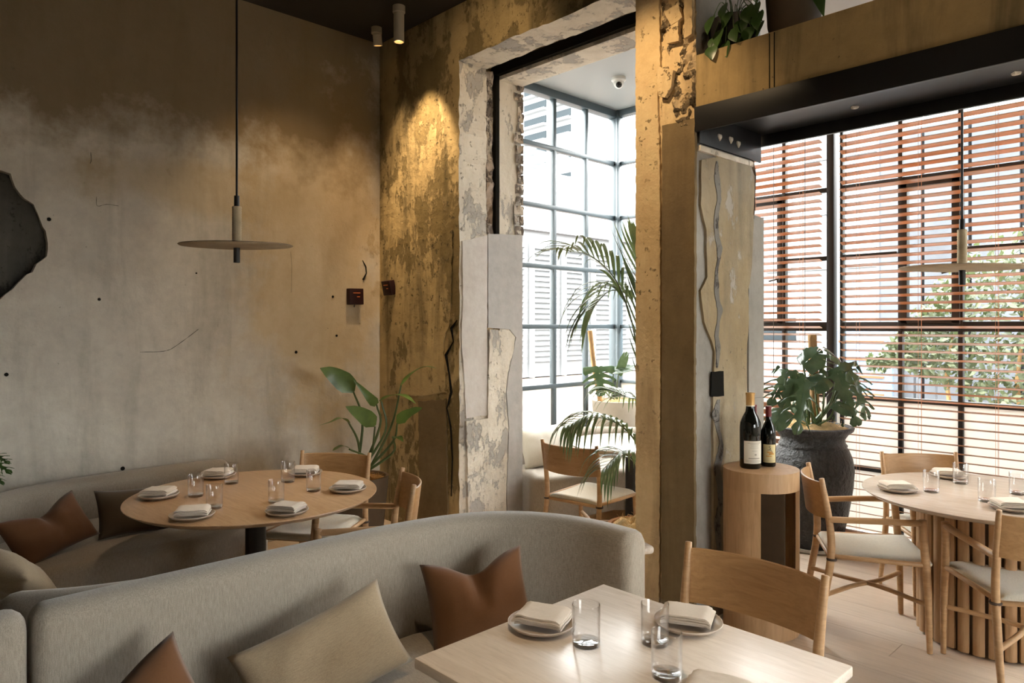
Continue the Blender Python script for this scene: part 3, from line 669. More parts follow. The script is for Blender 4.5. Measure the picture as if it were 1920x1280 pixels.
bm = bmesh.new(); box(bm, (-13, 33, 5.2), (16, 5, 10.4)); loc(obj('wall', bm, M['facade'], t, False), t)
for r in range(4):
    for k in range(9):
        bm = bmesh.new(); box(bm, (-20 + k * 1.75, 30.45, 2.2 + r * 2.3), (1.2, 0.15, 1.1)); loc(obj('window', bm, M['louvre'], t, False), t)
t = thing('street_panel', 'white and blue notice panel standing outside behind the wide blind', 'sign', (-3.6, 10.4, 0)); bpy.context.view_layer.update()
bm = bmesh.new(); box(bm, (-3.83, 10.4, 0.70), (0.8, 0.08, 1.6), 0.02); loc(obj('board', bm, M['facade_blue'], t), t)
bm = bmesh.new()
for k in range(4): box(bm, (-3.83, 10.35, 0.62 + k * 0.24), (0.6, 0.01, 0.03))
loc(obj('marking', bm, M['red_sign'], t, False), t)
for k, x in enumerate((-3.28, -3.02)):
    bm = bmesh.new(); box(bm, (x, 10.6, 0.80), (0.11, 0.11, 1.8), 0.01); tag(obj('bollard', bm, M['facade_grey'], None), ('dark grey post just right of the street notice panel', 'second dark grey post right of the notice panel')[k], 'post')
t = thing('parked_van', 'pale van parked in the street beyond the narrow blind', 'van', (-6.6, 14, 0)); bpy.context.view_layer.update()
bm = bmesh.new(); box(bm, (-6.9, 14, 0.85), (3.4, 1.7, 0.9), 0.12); box(bm, (-7.2, 14, 1.5), (2.7, 1.6, 0.7), 0.2); loc(obj('body', bm, M['facade'], t), t)
bm = bmesh.new(); box(bm, (-7.2, 13.19, 1.5), (2.3, 0.03, 0.42), 0.01); loc(obj('window', bm, M['far_window'], t), t)
for x in (-8.0, -5.9):
    bm = bmesh.new(); box(bm, (x, 13.2, 0.32), (0.62, 0.22, 0.62), 0.1, 4); loc(obj('wheel', bm, M['black_metal'], t), t)
t = thing('hedge', 'pale leafy shrub in front of the grey building beyond the wide blind', 'hedge', (-0.2, 8.6, 0)); bpy.context.view_layer.update()
bm = bmesh.new(); rnd = random.Random(21)
for k in range(12000):
    x = rnd.uniform(-3.0, 3.0); top = 2.45 + 0.25 * math.sin(x * 2.1) - (max(0, -1.7 - x) * 1.1)
    z = rnd.uniform(0.75 + (max(0, -2.0 - x) * 0.5), max(0.9, top)); yy = 8.6 + rnd.uniform(-0.35, 0.35)
    a = Vector((rnd.gauss(0, 1), rnd.gauss(0, 1), rnd.gauss(0, 1))).normalized(); b = a.orthogonal().normalized(); s = rnd.uniform(0.03, 0.065); c = Vector((x, yy, z))
    vs = [bm.verts.new(c + p) for p in (-a * s, b * s * 0.45, a * s, -b * s * 0.45)]; bm.faces.new(vs)
o = loc(obj('foliage', bm, M['hedge'], t, False), t); o['kind'] = 'stuff'
bm = bmesh.new()
for k in range(9): tube(bm, [(-2.2 + k * 0.6, 8.6, 0), (-2.3 + k * 0.62, 8.55, 1.0), (-2.2 + k * 0.6, 8.6, 1.9)], [0.03, 0.02, 0.01], 5)
loc(obj('stems', bm, M['moss'], t), t)

# ================================================================== BANQUETTES
def roundrect(w, h, r, n=4, top_only=False):
    pts = []
    for cx, cy, a0 in ((w / 2 - r, h - r, 0), (-w / 2 + r, h - r, 90)):
        for k in range(n + 1):
            a = math.radians(a0 + 90 * k / n); pts.append((cx + r * math.cos(a), cy + r * math.sin(a)))
    rb = 0.015
    pts += [(-w / 2, rb), (-w / 2 + rb, 0), (w / 2 - rb, 0), (w / 2, rb)]
    return pts
def sweep_back(bm, path, w, z0, z1, lean=0.0, n=8, capr=0.05, top=None, rr=0.045):
    P = crom([(p[0], p[1], 0) for p in path], n); N = len(P); loops = []
    # arc length
    S = [0]
    for i in range(1, N): S.append(S[-1] + (P[i] - P[i - 1]).length)
    st = [(0.0, 0)]; Ltot = S[-1]
    def at(s):
        s = min(max(s, 0), Ltot)
        for i in range(1, N):
            if s <= S[i] + 1e-9:
                t = (s - S[i - 1]) / max(1e-9, S[i] - S[i - 1]); return P[i - 1].lerp(P[i], t), (P[i] - P[i - 1]).normalized()
        return P[-1], (P[-1] - P[-2]).normalized()
    m = max(8, int(Ltot / 0.05)); ss = [0, capr * 0.06, capr * 0.25, capr * 0.6, capr] + [capr + (Ltot - 2 * capr) * k / m for k in range(1, m)] + [Ltot - capr, Ltot - capr * 0.6, Ltot - capr * 0.25, Ltot - capr * 0.06, Ltot]
    T = []
    for s in ss:
        a, _ = at(s - 0.06); b, _ = at(s + 0.06); T.append((b - a).normalized())
    for s, t in zip(ss, T):
        c, _ = at(s); e = min(s, Ltot - s)
        k = 1.0 if e >= capr else math.sqrt(max(0, 1 - (1 - e / capr) ** 2)); shr = capr * (1 - k)
        nrm = Vector((t.y, -t.x, 0)); h = z1 - z0
        sec = roundrect(max(w - 2 * shr, w * 0.2), h - shr, min(rr, w / 2 - 0.005) if k > 0.99 else min(rr, (w - 2 * shr) / 2 - 0.004) if w - 2 * shr > 0.04 else 0.01, 4)
        loops.append([c + nrm * (a + lean * (b / h)) + Vector((0, 0, z0 + b)) for a, b in sec])
    rings(bm, loops); bmesh.ops.recalc_face_normals(bm, faces=bm.faces)
def cushion_prism(bm, poly, z0, z1, bev=0.05):
    t = bmesh.new(); vs = [t.verts.new((p[0], p[1], z0)) for p in poly]; f = t.faces.new(vs)
    r = bmesh.ops.extrude_face_region(t, geom=[f]); up = [v for v in r['geom'] if isinstance(v, bmesh.types.BMVert)]
    bmesh.ops.translate(t, vec=(0, 0, z1 - z0), verts=up); bmesh.ops.recalc_face_normals(t, faces=t.faces)
    es = [e for e in t.edges if all(v.co.z > z1 - 1e-4 for v in e.verts)]
    bmesh.ops.bevel(t, geom=es, offset=bev, segments=5, profile=0.5, affect='EDGES')
    merge(bm, t)
def banquette(name_label, paths, seat_polys, plinth_polys, w, z1, group=None):
    t = thing('banquette', name_label, 'banquette', (0, 0, 0), 0, group)
    for p in paths:
        bm = bmesh.new(); sweep_back(bm, p['path'], w, 0.06, z1, p.get('lean', 0.0), capr=p.get('cap', 0.05), rr=p.get('rr', 0.05)); obj('backrest', bm, M['sofa'], t, sharp=1.2)
    for s in seat_polys:
        bm = bmesh.new(); cushion_prism(bm, s, 0.12, 0.44); obj('seat', bm, M['sofa'], t, sharp=1.2)
    for s in plinth_polys:
        bm = bmesh.new(); prism(bm, s, 'z', 0.0, 0.125); obj('plinth', bm, M['oak_y'], t, smooth=False)
    return t
# foreground banquette: straight back along the aisle, curling round at its far end
banquette('long oatmeal banquette in the foreground with a high back curving round at its far end',
    [dict(path=[(-2.245, 0.395), (-2.245, 0.8), (-2.24, 1.2), (-2.225, 1.55), (-2.16, 1.83), (-2.02, 2.01), (-1.80, 2.105), (-1.545, 2.11)], cap=0.035),
     dict(path=[(-2.245, -1.2), (-2.245, -0.6), (-2.245, 0.0), (-2.245, 0.385)], cap=0.04)],
    [[(-2.17, 0.40), (-1.62, 0.40), (-1.62, 1.75), (-1.60, 2.03), (-1.82, 2.03), (-1.99, 1.94), (-2.10, 1.78), (-2.16, 1.55)], [(-2.17, -1.2), (-1.62, -1.2), (-1.62, 0.39), (-2.17, 0.39)]],
    [[(-2.17, -1.15), (-1.70, -1.15), (-1.70, 1.7), (-1.68, 2.0), (-1.9, 2.0), (-2.12, 1.7)]], 0.125, 0.815)
# left banquette: C shape against the worn wall
banquette('low curved oatmeal banquette against the worn plaster wall',
    [dict(path=[(-4.83, 1.98), (-4.84, 1.5), (-4.80, 1.05), (-4.66, 0.70), (-4.42, 0.42), (-4.16, 0.22)], cap=0.06, rr=0.07),
     dict(path=[(-4.12, 0.19), (-3.8, 0.05), (-3.4, 0.03), (-3.12, 0.18), (-2.93, 0.38)], cap=0.06, rr=0.07),
     dict(path=[(-2.90, 0.42), (-2.78, 0.62), (-2.71, 0.82), (-2.68, 1.02)], cap=0.06, rr=0.07)],
    [[(-4.76, 1.93), (-4.76, 1.5), (-4.72, 1.1), (-4.60, 0.76), (-4.38, 0.50), (-4.0, 0.24), (-3.78, 0.60), (-3.85, 0.80), (-3.87, 1.0), (-3.86, 1.40), (-3.90, 1.70), (-4.06, 1.90), (-4.3, 1.95)],
     [(-3.98, 0.23), (-3.74, 0.12), (-3.4, 0.12), (-3.16, 0.26), (-2.98, 0.45), (-2.86, 0.65), (-2.78, 1.0), (-3.1, 1.0), (-3.2, 0.85), (-3.35, 0.72), (-3.5, 0.66), (-3.76, 0.60)]],
    [[(-4.8, 1.8), (-4.8, 1.0), (-4.3, 0.4), (-3.95, 0.32), (-3.85, 0.7), (-3.95, 1.0), (-3.96, 1.5), (-4.1, 1.8)]], 0.15, 0.665)
# sunroom banquette along the glazing
banquette('cream curved banquette in the bright sunroom under the grey window',
    [dict(path=[(-4.24, 4.02), (-4.24, 4.35), (-4.18, 4.62), (-3.98, 4.90), (-3.66, 5.16), (-3.35, 5.27), (-3.0, 5.30), (-2.66, 5.30)], cap=0.06, rr=0.07)],
    [[(-4.16, 3.98), (-3.88, 3.90), (-3.72, 3.80), (-3.60, 3.88), (-3.53, 4.15), (-3.50, 4.45), (-3.35, 4.62), (-3.1, 4.68), (-2.72, 4.70), (-2.68, 5.22), (-3.35, 5.18), (-3.62, 5.08), (-3.9, 4.85), (-4.1, 4.58), (-4.16, 4.3)]],
    [[(-4.1, 4.05), (-3.75, 3.95), (-3.62, 4.2), (-3.58, 4.55), (-3.1, 4.78), (-2.78, 4.8), (-2.78, 5.15), (-3.5, 5.1), (-4.0, 4.6)]], 0.15, 0.68)

# ================================================================== CUSHIONS
def pillow_bm(w, h, t, dent=0.0, seed=0):
    bm = bmesh.new(); n = 22; rows = []; rnd = random.Random(seed); off = Vector((seed * 2.3, 0, 0))
    for side in (1, -1):
        V = []
        for j in range(n + 1):
            row = []
            for i in range(n + 1):
                u, v = 2 * i / n - 1, 2 * j / n - 1
                ex = 1 - 0.07 * (1 - v * v) ** 1.0 ; ey = 1 - 0.09 * (1 - u * u)
                x = u * w / 2 * (1 - 0.07 * (1 - abs(v) ** 2.2)) ; y = v * h / 2 * (1 - 0.10 * (1 - abs(u) ** 2.2))
                prof = max(0, (1 - abs(u) ** 2.6)) ** 0.55 * max(0, (1 - abs(v) ** 2.6)) ** 0.55
                z = side * t / 2 * prof
                z += prof * 0.010 * noise.noise(Vector((x * 9, y * 9, side * 2)) + off) + prof * 0.004 * noise.noise(Vector((x * 26, y * 26, side)) + off)
                if dent and side == 1: 
                    z -= dent * prof * 1.2 * math.exp(-((u / 0.16) ** 2)) * max(0, v + 0.3)
                if dent: y -= dent * 1.0 * math.exp(-(u / 0.45) ** 2) * max(0, v) ** 1.5
                row.append(bm.verts.new((x, y, z)))
            V.append(row)
        for j in range(n):
            for i in range(n):
                q = (V[j][i], V[j][i + 1], V[j + 1][i + 1], V[j + 1][i]); bm.faces.new(q if side == 1 else q[::-1])
        rows.append(V)
    bmesh.ops.remove_doubles(bm, verts=bm.verts, dist=0.0006); return bm
def pillow(label, mat, c, w, h, t, face, roll=0, dent=0.0, seed=0, group=None):
    """c centre, face = direction the broad side looks, roll degrees in its own plane"""
    bm = pillow_bm(w, h, t, dent, seed); o = obj('cushion', bm, mat, None, sharp=3)
    f = Vector(face).normalized(); up = (Vector((0, 0, 1)) - f * f.z).normalized(); r = up.cross(f)
    R = Matrix((r, up, f)).transposed() @ Matrix.Rotation(math.radians(roll), 3, 'Z')
    o.matrix_world = Matrix.Translation(c) @ R.to_4x4(); return tag(o, label, 'cushion', group)
pillow('natural linen lumbar cushion leaning on the foreground banquette', M['linen'], (-1.94, 1.09, 0.555), 0.50, 0.28, 0.13, (0.90, -0.12, 0.45), 14, 0.0, 3)
pillow('rust brown dented cushion in the curved corner of the foreground banquette', M['rust'], (-1.93, 1.69, 0.575), 0.38, 0.32, 0.15, (0.85, -0.45, 0.36), 6, 0.055, 5)
pillow('burnt orange cushion at the bottom left edge, leaning on the foreground banquette', M['rust'], (-1.95, 0.53, 0.53), 0.44, 0.30, 0.13, (0.93, 0.0, 0.40), 20, 0.03, 7)
pillow('rust brown dented cushion on the low banquette by the worn wall', M['rust_dark'], (-4.10, 0.80, 0.56), 0.42, 0.27, 0.14, (0.80, 0.30, 0.55), 12, 0.05, 9)
pillow('dark brown cushion on the low banquette beside the round table', M['brown'], (-4.22, 1.22, 0.555), 0.38, 0.26, 0.13, (0.90, 0.1, 0.42), -4, 0.0, 11)
pillow('tan linen cushion at the left edge on the low banquette', M['linen'], (-3.50, 0.52, 0.56), 0.46, 0.34, 0.16, (-0.2, 0.7, 0.8), 25, 0.0, 13)
pillow('cream cushion on the sunroom banquette beside the plaster opening', M['white_cloth'], (-3.97, 4.24, 0.60), 0.55, 0.36, 0.16, (0.75, -0.3, 0.5), 4, 0.0, 15)

# ================================================================== CHAIRS
def make_chair(label, arms, loc, rz, group=None):
    t = thing('armchair' if arms else 'dining_chair', label, 'chair', loc, rz, group)
    fw = 0.245 if arms else 0.225
    for s in (1, -1):
        bm = bmesh.new()
        P = crom([(-0.275, s * 0.212, 0.004), (-0.235, s * 0.21, 0.22), (-0.205, s * 0.208, 0.42), (-0.212, s * 0.21, 0.58), (-0.250, s * 0.215, 0.80)], 4)
        R = [0.0125 + 0.0065 * math.sin(PI * min(1, (p.z / 0.8)) ** 0.9) for p in P]
        tube(bm, P, R, 10, 0.85); obj('leg', bm, M['oak'], t, sharp=1.0)
        bm = bmesh.new()
        top = 0.632 if arms else 0.43
        P = crom([(0.222, s * fw, 0.004), (0.216, s * fw, 0.24), (0.206, s * (fw - 0.002), 0.42)] + ([(0.196, s * fw, 0.54), (0.19, s * (fw + 0.004), top)] if arms else []), 4)
        R = [0.013 + 0.006 * min(1, p.z / 0.35) for p in P]
        tube(bm, P, R, 10, 0.9); obj('leg', bm, M['oak'], t, sharp=1.0)
        if arms:
            bm = bmesh.new()
            P = crom([(0.188, s * (fw + 0.002), 0.616), (0.02, s * 0.240, 0.612), (-0.216, s * 0.212, 0.60)], 5)
            tube(bm, P, [0.0155] * len(P), 10, 1.1); obj('armrest', bm, M['oak'], t, sharp=1.0)
        bm = bmesh.new()
        for a in (0,):
            lathe(bm, [(0.022 + 0.003 * math.cos(q), 0.003 * math.sin(q)) for q in [2 * PI * k / 6 for k in range(6)]], 14, (0, 0, 0), True)
        bmesh.ops.scale(bm, vec=(1, 1, 2.2), verts=bm.verts)
        o = obj('strap', bm, M['leather'], t); o.location = (-0.202, s * 0.207, 0.405)
        bm = bmesh.new(); P = [(-0.232, s * 0.205, 0.225), (-0.08, s * 0.06, 0.232), (0, 0, 0.234), (0.09, -s * 0.08, 0.232), (0.212, -s * (fw - 0.01), 0.228)]
        tube(bm, crom(P, 3), 0.0115, 8, 1.1); obj('stretcher', bm, M['oak'], t, sharp=1.0)
    # seat: cloth slung over round side rails
    bm = bmesh.new(); n = 14; m = 16; L = []
    for i in range(n + 1):
        u = i / n; x = -0.195 + 0.42 * u; hw = 0.195 + (fw - 0.195) * u - 0.004
        sag = 0.018 * math.sin(PI * u); loop = []
        th = 0.017 * (0.4 + 0.6 * math.sin(PI * min(1, max(0, u * 6 if u < 1 / 6 else (1 - u) * 6 if u > 5 / 6 else 0.5) if (u < 1 / 12 or u > 11 / 12) else 0.5)))
        for k in range(m + 1):
            v = -1 + 2 * k / m; z = 0.443 - sag * (1 - v * v) - 0.020 * abs(v) ** 10
            loop.append(Vector((x, v * hw, z)))
        for k in range(m + 1):
            v = 1 - 2 * k / m; z = 0.443 - sag * (1 - v * v) - 0.016 - 0.020 * (1 - abs(v) ** 3 * 0) * 1.0
            loop.append(Vector((x, v * hw * (0.99), z)))
        loops_c = loop; L.append(loops_c)
    a = [p + Vector((-0.010, 0, -0.009)) * 1.0 for p in L[0]]; c0 = sum(L[0], Vector()) / len(L[0]); c1 = sum(L[-1], Vector()) / len(L[-1])
    e0 = [Vector((p.x - 0.009, p.y * 0.98, c0.z + (p.z - c0.z) * 0.5)) for p in L[0]]; e1 = [Vector((p.x + 0.011, p.y * 0.97, c1.z + (p.z - c1.z) * 0.5)) for p in L[-1]]
    rings(bm, [e0] + L + [e1]); bmesh.ops.recalc_face_normals(bm, faces=bm.faces); obj('seat', bm, M['seat'], t, sharp=2)
    bm = bmesh.new()
    for s in (1, -1): tube(bm, [(-0.2, s * 0.205, 0.418), (0.205, s * (fw - 0.002), 0.418)], 0.012, 8)
    tube(bm, [(0.206, -fw, 0.405), (0.206, fw, 0.405)], 0.011, 8); tube(bm, [(-0.204, -0.207, 0.405), (-0.204, 0.207, 0.405)], 0.011, 8)
    obj('seat_rail', bm, M['oak'], t, sharp=1.0)
    # curved back panel
    bm = bmesh.new(); n = 18; L = []
    for i in range(n + 1):
        v = -1 + 2 * i / n; y = v * 0.212; bl = 0.062 * (1 - v * v) ** 0.8; ln = lambda z: -0.222 - (z - 0.6) * 0.13
        z0, z1 = 0.597 + 0.006 * v * v, 0.783
        x0, x1 = ln(z0) - bl, ln(z1) - bl; th = 0.006
        L.append([Vector((x0 - th, y, z0)), Vector((x0 + th, y, z0)), Vector(((x0 + x1) / 2 + th, y, (z0 + z1) / 2)), Vector((x1 + th, y, z1 - 0.003)), Vector((x1, y, z1)), Vector((x1 - th, y, z1 - 0.003)), Vector(((x0 + x1) / 2 - th, y, (z0 + z1) / 2))])
    rings(bm, L); bmesh.ops.recalc_face_normals(bm, faces=bm.faces); obj('backrest', bm, M['oak_y'], t)
    return t
R_ = math.radians
arm0 = make_chair('pale oak armchair in full view left of the round table by the blinds', True, (-1.405, 3.875, 0), R_(32), 'oak armchairs')
dup(arm0, (-0.715, 3.80, 0), R_(126), 'pale oak armchair cut off by the right edge, nearest the fluted table base')
dup(arm0, (-1.25, 4.55, 0), R_(-47), 'pale oak armchair behind the right-hand round table, its back to the blinds')
dup(arm0, (-3.085, 1.905, 0), R_(-118), 'pale oak armchair seen side-on at the right of the left-hand round table')
ch0 = make_chair('pale oak armless chair at the foreground table, back towards the bottle pedestal', False, (-1.145, 1.93, 0), R_(-90), 'oak chairs without arms')
dup(ch0, (-3.70, 2.02, 0), R_(-55), 'pale oak chair behind the left-hand round table, before the paddle-leaf plant')
dup(ch0, (-3.13, 3.735, 0), R_(96), 'pale oak chair in the tall plaster opening facing the sunroom banquette')

ch0.scale = (1.0, 1.10, 1.0)
# ================================================================== TABLES
ZT = 0.71
def disc_top(bm, r, z, th=0.024, seg=96):
    lathe(bm, [(0.0001, z - th), (r - 0.030, z - th), (r - 0.004, z - 0.008), (r, z - 0.004), (r - 0.001, z - 0.001), (r - 0.003, z), (0.0001, z)], seg)
t = thing('square_table', 'square pale oak table in the foreground laid with plates and glasses', 'table', (-1.095, 1.465, 0))
bm = bmesh.new(); box(bm, (0, 0, ZT - 0.014), (0.79, 0.76, 0.028), 0.005, 2); obj('tabletop', bm, M['oak_lit'], t)
bm = bmesh.new(); lathe(bm, [(0.0001, 0), (0.24, 0), (0.24, 0.012), (0.03, 0.02), (0.03, ZT - 0.05), (0.12, ZT - 0.04), (0.12, ZT - 0.028), (0.0001, ZT - 0.028)], 32); obj('pedestal', bm, M['black_metal'], t)
TL = (-3.514, 1.581); TR = (-0.946, 4.20); TS = (-3.17, 4.24)
t = thing('round_table', 'large round oak table laid for six beside the worn wall', 'table', (*TL, 0), 0, 'round oak tables')
bm = bmesh.new(); disc_top(bm, 0.60, ZT); obj('tabletop', bm, M['table_round'], t)
bm = bmesh.new(); lathe(bm, [(0.0001, 0), (0.30, 0), (0.30, 0.012), (0.05, 0.02), (0.05, ZT - 0.05), (0.22, ZT - 0.034), (0.22, ZT - 0.024), (0.0001, ZT - 0.024)], 40); obj('pedestal', bm, M['black_metal'], t)
t = thing('round_table', 'round oak table on a fluted drum base by the blinds', 'table', (*TR, 0), 0, 'round oak tables')
bm = bmesh.new(); disc_top(bm, 0.565, ZT); obj('tabletop', bm, M['oak_x'], t)
bm = bmesh.new(); lathe(bm, [(0.0001, 0.0), (0.285, 0.0), (0.285, ZT - 0.024), (0.0001, ZT - 0.024)], 40); obj('drum', bm, M['pot_dark'], t)
bm = bmesh.new(); pr = [(0.017 * math.cos(a), 0.026 * math.sin(a)) for a in [2 * PI * k / 8 + PI / 8 for k in range(8)]]
rings(bm, [[Vector((p[0], p[1], z)) for p in pr] for z in (0.012, ZT - 0.026)]); f0 = obj('slat', bm, M['oak_z'], t)
for k in range(30):
    f = f0 if k == 0 else f0.copy()
    if k: COL.objects.link(f)
    a = 2 * PI * k / 30; f.location = (0.296 * math.cos(a), 0.296 * math.sin(a), 0); f.rotation_euler = (0, 0, a)
t = thing('round_table', 'small round pale table in the sunroom behind the chair in the opening', 'table', (*TS, 0), 0, 'round oak tables')
bm = bmesh.new(); disc_top(bm, 0.45, ZT); obj('tabletop', bm, M['oak_x'], t)
bm = bmesh.new(); lathe(bm, [(0.0001, 0), (0.22, 0), (0.22, 0.012), (0.04, 0.02), (0.04, ZT - 0.05), (0.15, ZT - 0.034), (0.15, ZT - 0.024), (0.0001, ZT - 0.024)], 32); obj('pedestal', bm, M['black_metal'], t)
# stand built in place of a hidden chair's arm behind the foreground banquette
t = thing('chair_arm_stand', 'chair arm end poking out past the curved banquette end, built as a low stand', 'stand', (-1.88, 2.44, 0), R_(-22))
bm = bmesh.new(); box(bm, (0.0, 0, 0.66), (0.42, 0.075, 0.034), 0.015, 4); obj('top', bm, M['oak_x'], t)
for x in (-0.15, 0.13):
    bm = bmesh.new(); box(bm, (x, 0, 0.3225), (0.035, 0.04, 0.645), 0.004); obj('leg', bm, M['oak_z'], t)
bm = bmesh.new(); box(bm, (0, 0, 0.15), (0.25, 0.025, 0.03), 0.004); obj('stretcher', bm, M['oak_x'], t)

# pedestal with bottles
PC = Vector((-1.79, 3.50, 0)); PR, PH = 0.187, 0.822
t = thing('display_pedestal', 'round-fronted oak pedestal with a cut-out side holding wine bottles', 'pedestal', PC)
def arcpoly(r, a0, a1, n): return [(r * math.cos(math.radians(a0 + (a1 - a0) * k / n)), r * math.sin(math.radians(a0 + (a1 - a0) * k / n))) for k in range(n + 1)]
bm = bmesh.new(); prism(bm, arcpoly(PR, 0, 348, 58), 'z', PH - 0.095, PH); obj('top', bm, M['oak_z'], t, sharp=0.5)
bm = bmesh.new(); prism(bm, arcpoly(PR - 0.0005, 0, 348, 58), 'z', 0.0, 0.15); obj('base', bm, M['oak_z'], t, sharp=0.5)
va = math.degrees(math.atan2(-PC.y, -PC.x))       # towards the camera
bm = bmesh.new(); a0, a1 = va + 78, va + 360 + 3; prism(bm, arcpoly(PR, a0, a1 - 3, 50) + arcpoly(PR - 0.018, a1 - 3, a0, 50), 'z', 0.15, PH - 0.095); obj('shell', bm, M['oak_z'], t, sharp=0.5)
bm = bmesh.new(); box(bm, (0.02, 0.06, 0.44), (0.16, 0.012, 0.58)); obj('inner_panel', bm, M['pot_dark'], t)
def bottle(label, p, r, h, foil, lab, kind, rz=0):
    t = thing('wine_bottle', label, 'bottle', p, rz, 'wine bottles on the oak pedestal'); s = h / 0.30
    bm = bmesh.new(); lathe(bm, [(0.0001, 0.0), (r * 0.9, 0), (r, 0.006 * s), (r, 0.165 * s), (r * 0.96, 0.182 * s), (r * 0.72, 0.206 * s), (r * 0.46, 0.226 * s), (r * 0.385, 0.25 * s), (r * 0.37, 0.296 * s), (r * 0.42, 0.297 * s), (r * 0.42, h), (0.0001, h)], 36); obj('body', bm, M['bottle'], t)
    bm = bmesh.new(); lathe(bm, [(r * 0.415, 0.248 * s), (r * 0.40, 0.290 * s), (r * 0.44, 0.294 * s), (r * 0.44, h + 0.001), (0.0001, h + 0.0015)], 24); obj('foil', bm, foil, t)
    if lab:
        def band(z0, z1, a0, a1, rr, n=10):
            b = bmesh.new(); rings(b, [[Vector((rr * math.cos(a0 + (a1 - a0) * k / n), rr * math.sin(a0 + (a1 - a0) * k / n), z)) for k in range(n + 1)] for z in (z0, z1)], close=False); return b
        L = obj('label', band(0.022 * s, 0.112 * s, -0.95, 0.95, r + 0.0006), lab, t)
        lines = ([(0.104, -0.6, 0.7, 'ink_grey', 0.0022), (0.098, -0.35, 0.5, 'ink_grey', 0.0014), (0.092, -0.3, 0.45, 'ink_grey', 0.001), (0.085, -0.4, 0.5, 'ink_grey', 0.001), (0.073, -0.2, 0.3, 'ink_grey', 0.001), (0.058, 0.05, 0.25, 'ink_grey', 0.006), (0.043, -0.5, 0.6, 'ink_grey', 0.004), (0.034, -0.8, 0.8, 'ink_grey', 0.0015), (0.029, -0.8, 0.8, 'ink_grey', 0.001)]
                 if kind == 1 else [(0.074, -0.35, 0.35, 'ink_orange', 0.006), (0.066, -0.1, 0.6, 'ink_orange', 0.008), (0.054, -0.5, 0.3, 'ink_orange', 0.004), (0.034, -0.8, 0.8, 'ink_grey', 0.0012), (0.029, -0.8, 0.8, 'ink_grey', 0.001)])
        for z, a, b, mm, th in lines: obj('print', band((z - th / 2) * s, (z + th / 2) * s, a, b, r + 0.0011, 6), M[mm], L)
        if kind == 2:
            cu = bpy.data.curves.new('s_txt', 'FONT'); cu.body = 'S'; cu.size = 0.026; cu.extrude = 0.0002; cu.align_x = 'CENTER'
            tmp = bpy.data.objects.new('tmp_txt', cu); COL.objects.link(tmp); bpy.context.view_layer.update()
            me = bpy.data.meshes.new_from_object(tmp.evaluated_get(bpy.context.evaluated_depsgraph_get())); bpy.data.objects.remove(tmp)
            o = bpy.data.objects.new('lettering', me); COL.objects.link(o); me.materials.append(M['ink']); o.parent = L
            o.matrix_local = Matrix.Translation((r + 0.0016, 0.0, 0.088 * s)) @ Matrix.Rotation(PI / 2, 4, 'Z') @ Matrix.Rotation(PI / 2, 4, 'X')
            o = obj('swash', band(0.0835 * s, 0.0855 * s, -0.3, 0.25, r + 0.0012, 6), M['ink'], L)
            bm = bmesh.new(); tube(bm, [(r + 0.001, 0.006, 0.083 * s), (r - 0.0005, 0.013, 0.076 * s), (r - 0.001, 0.015, 0.070 * s), (r - 0.0005, 0.009, 0.066 * s), (r + 0.001, -0.004, 0.061 * s)], 0.0009, 5); obj('flourish', bm, M['ink'], L)
    return t
vb = math.atan2(-PC.y, -PC.x)
pb = at_z(1407, 876, PH); bottle('tall wide dark wine bottle with gold foil and cream label', (pb.x, pb.y, PH), 0.0535, 0.385, M['foil_gold'], M['label_white'], 1, vb + 0.35)
bm = bmesh.new(); lathe(bm, [(0.0225, 0.317), (0.0215, 0.334), (0.0225, 0.3345)], 24, pb + Vector((0, 0, 0))); o = obj('neck_band', bm, M['label_white'], None)
bt = [o2 for o2 in COL.objects if o2.get('label', '').startswith('tall wide dark')][0]; bpy.context.view_layer.update(); o.parent = bt; o.matrix_parent_inverse = bt.matrix_basis.inverted()
pb = at_z(1441, 873, PH); bottle('smaller dark wine bottle with burgundy foil and yellow label', (pb.x, pb.y, PH), 0.0365, 0.312, M['foil_red'], M['label_yellow'], 2, vb + 0.15)
pb = at_z(1403, 868, PH) + Vector((-0.055, 0.03, 0)); bottle('wine bottle mostly hidden behind the gold-foil bottle, only its red cap showing', (-1.868, 3.575, PH), 0.0365, 0.312, M['foil_red'], None, 0)

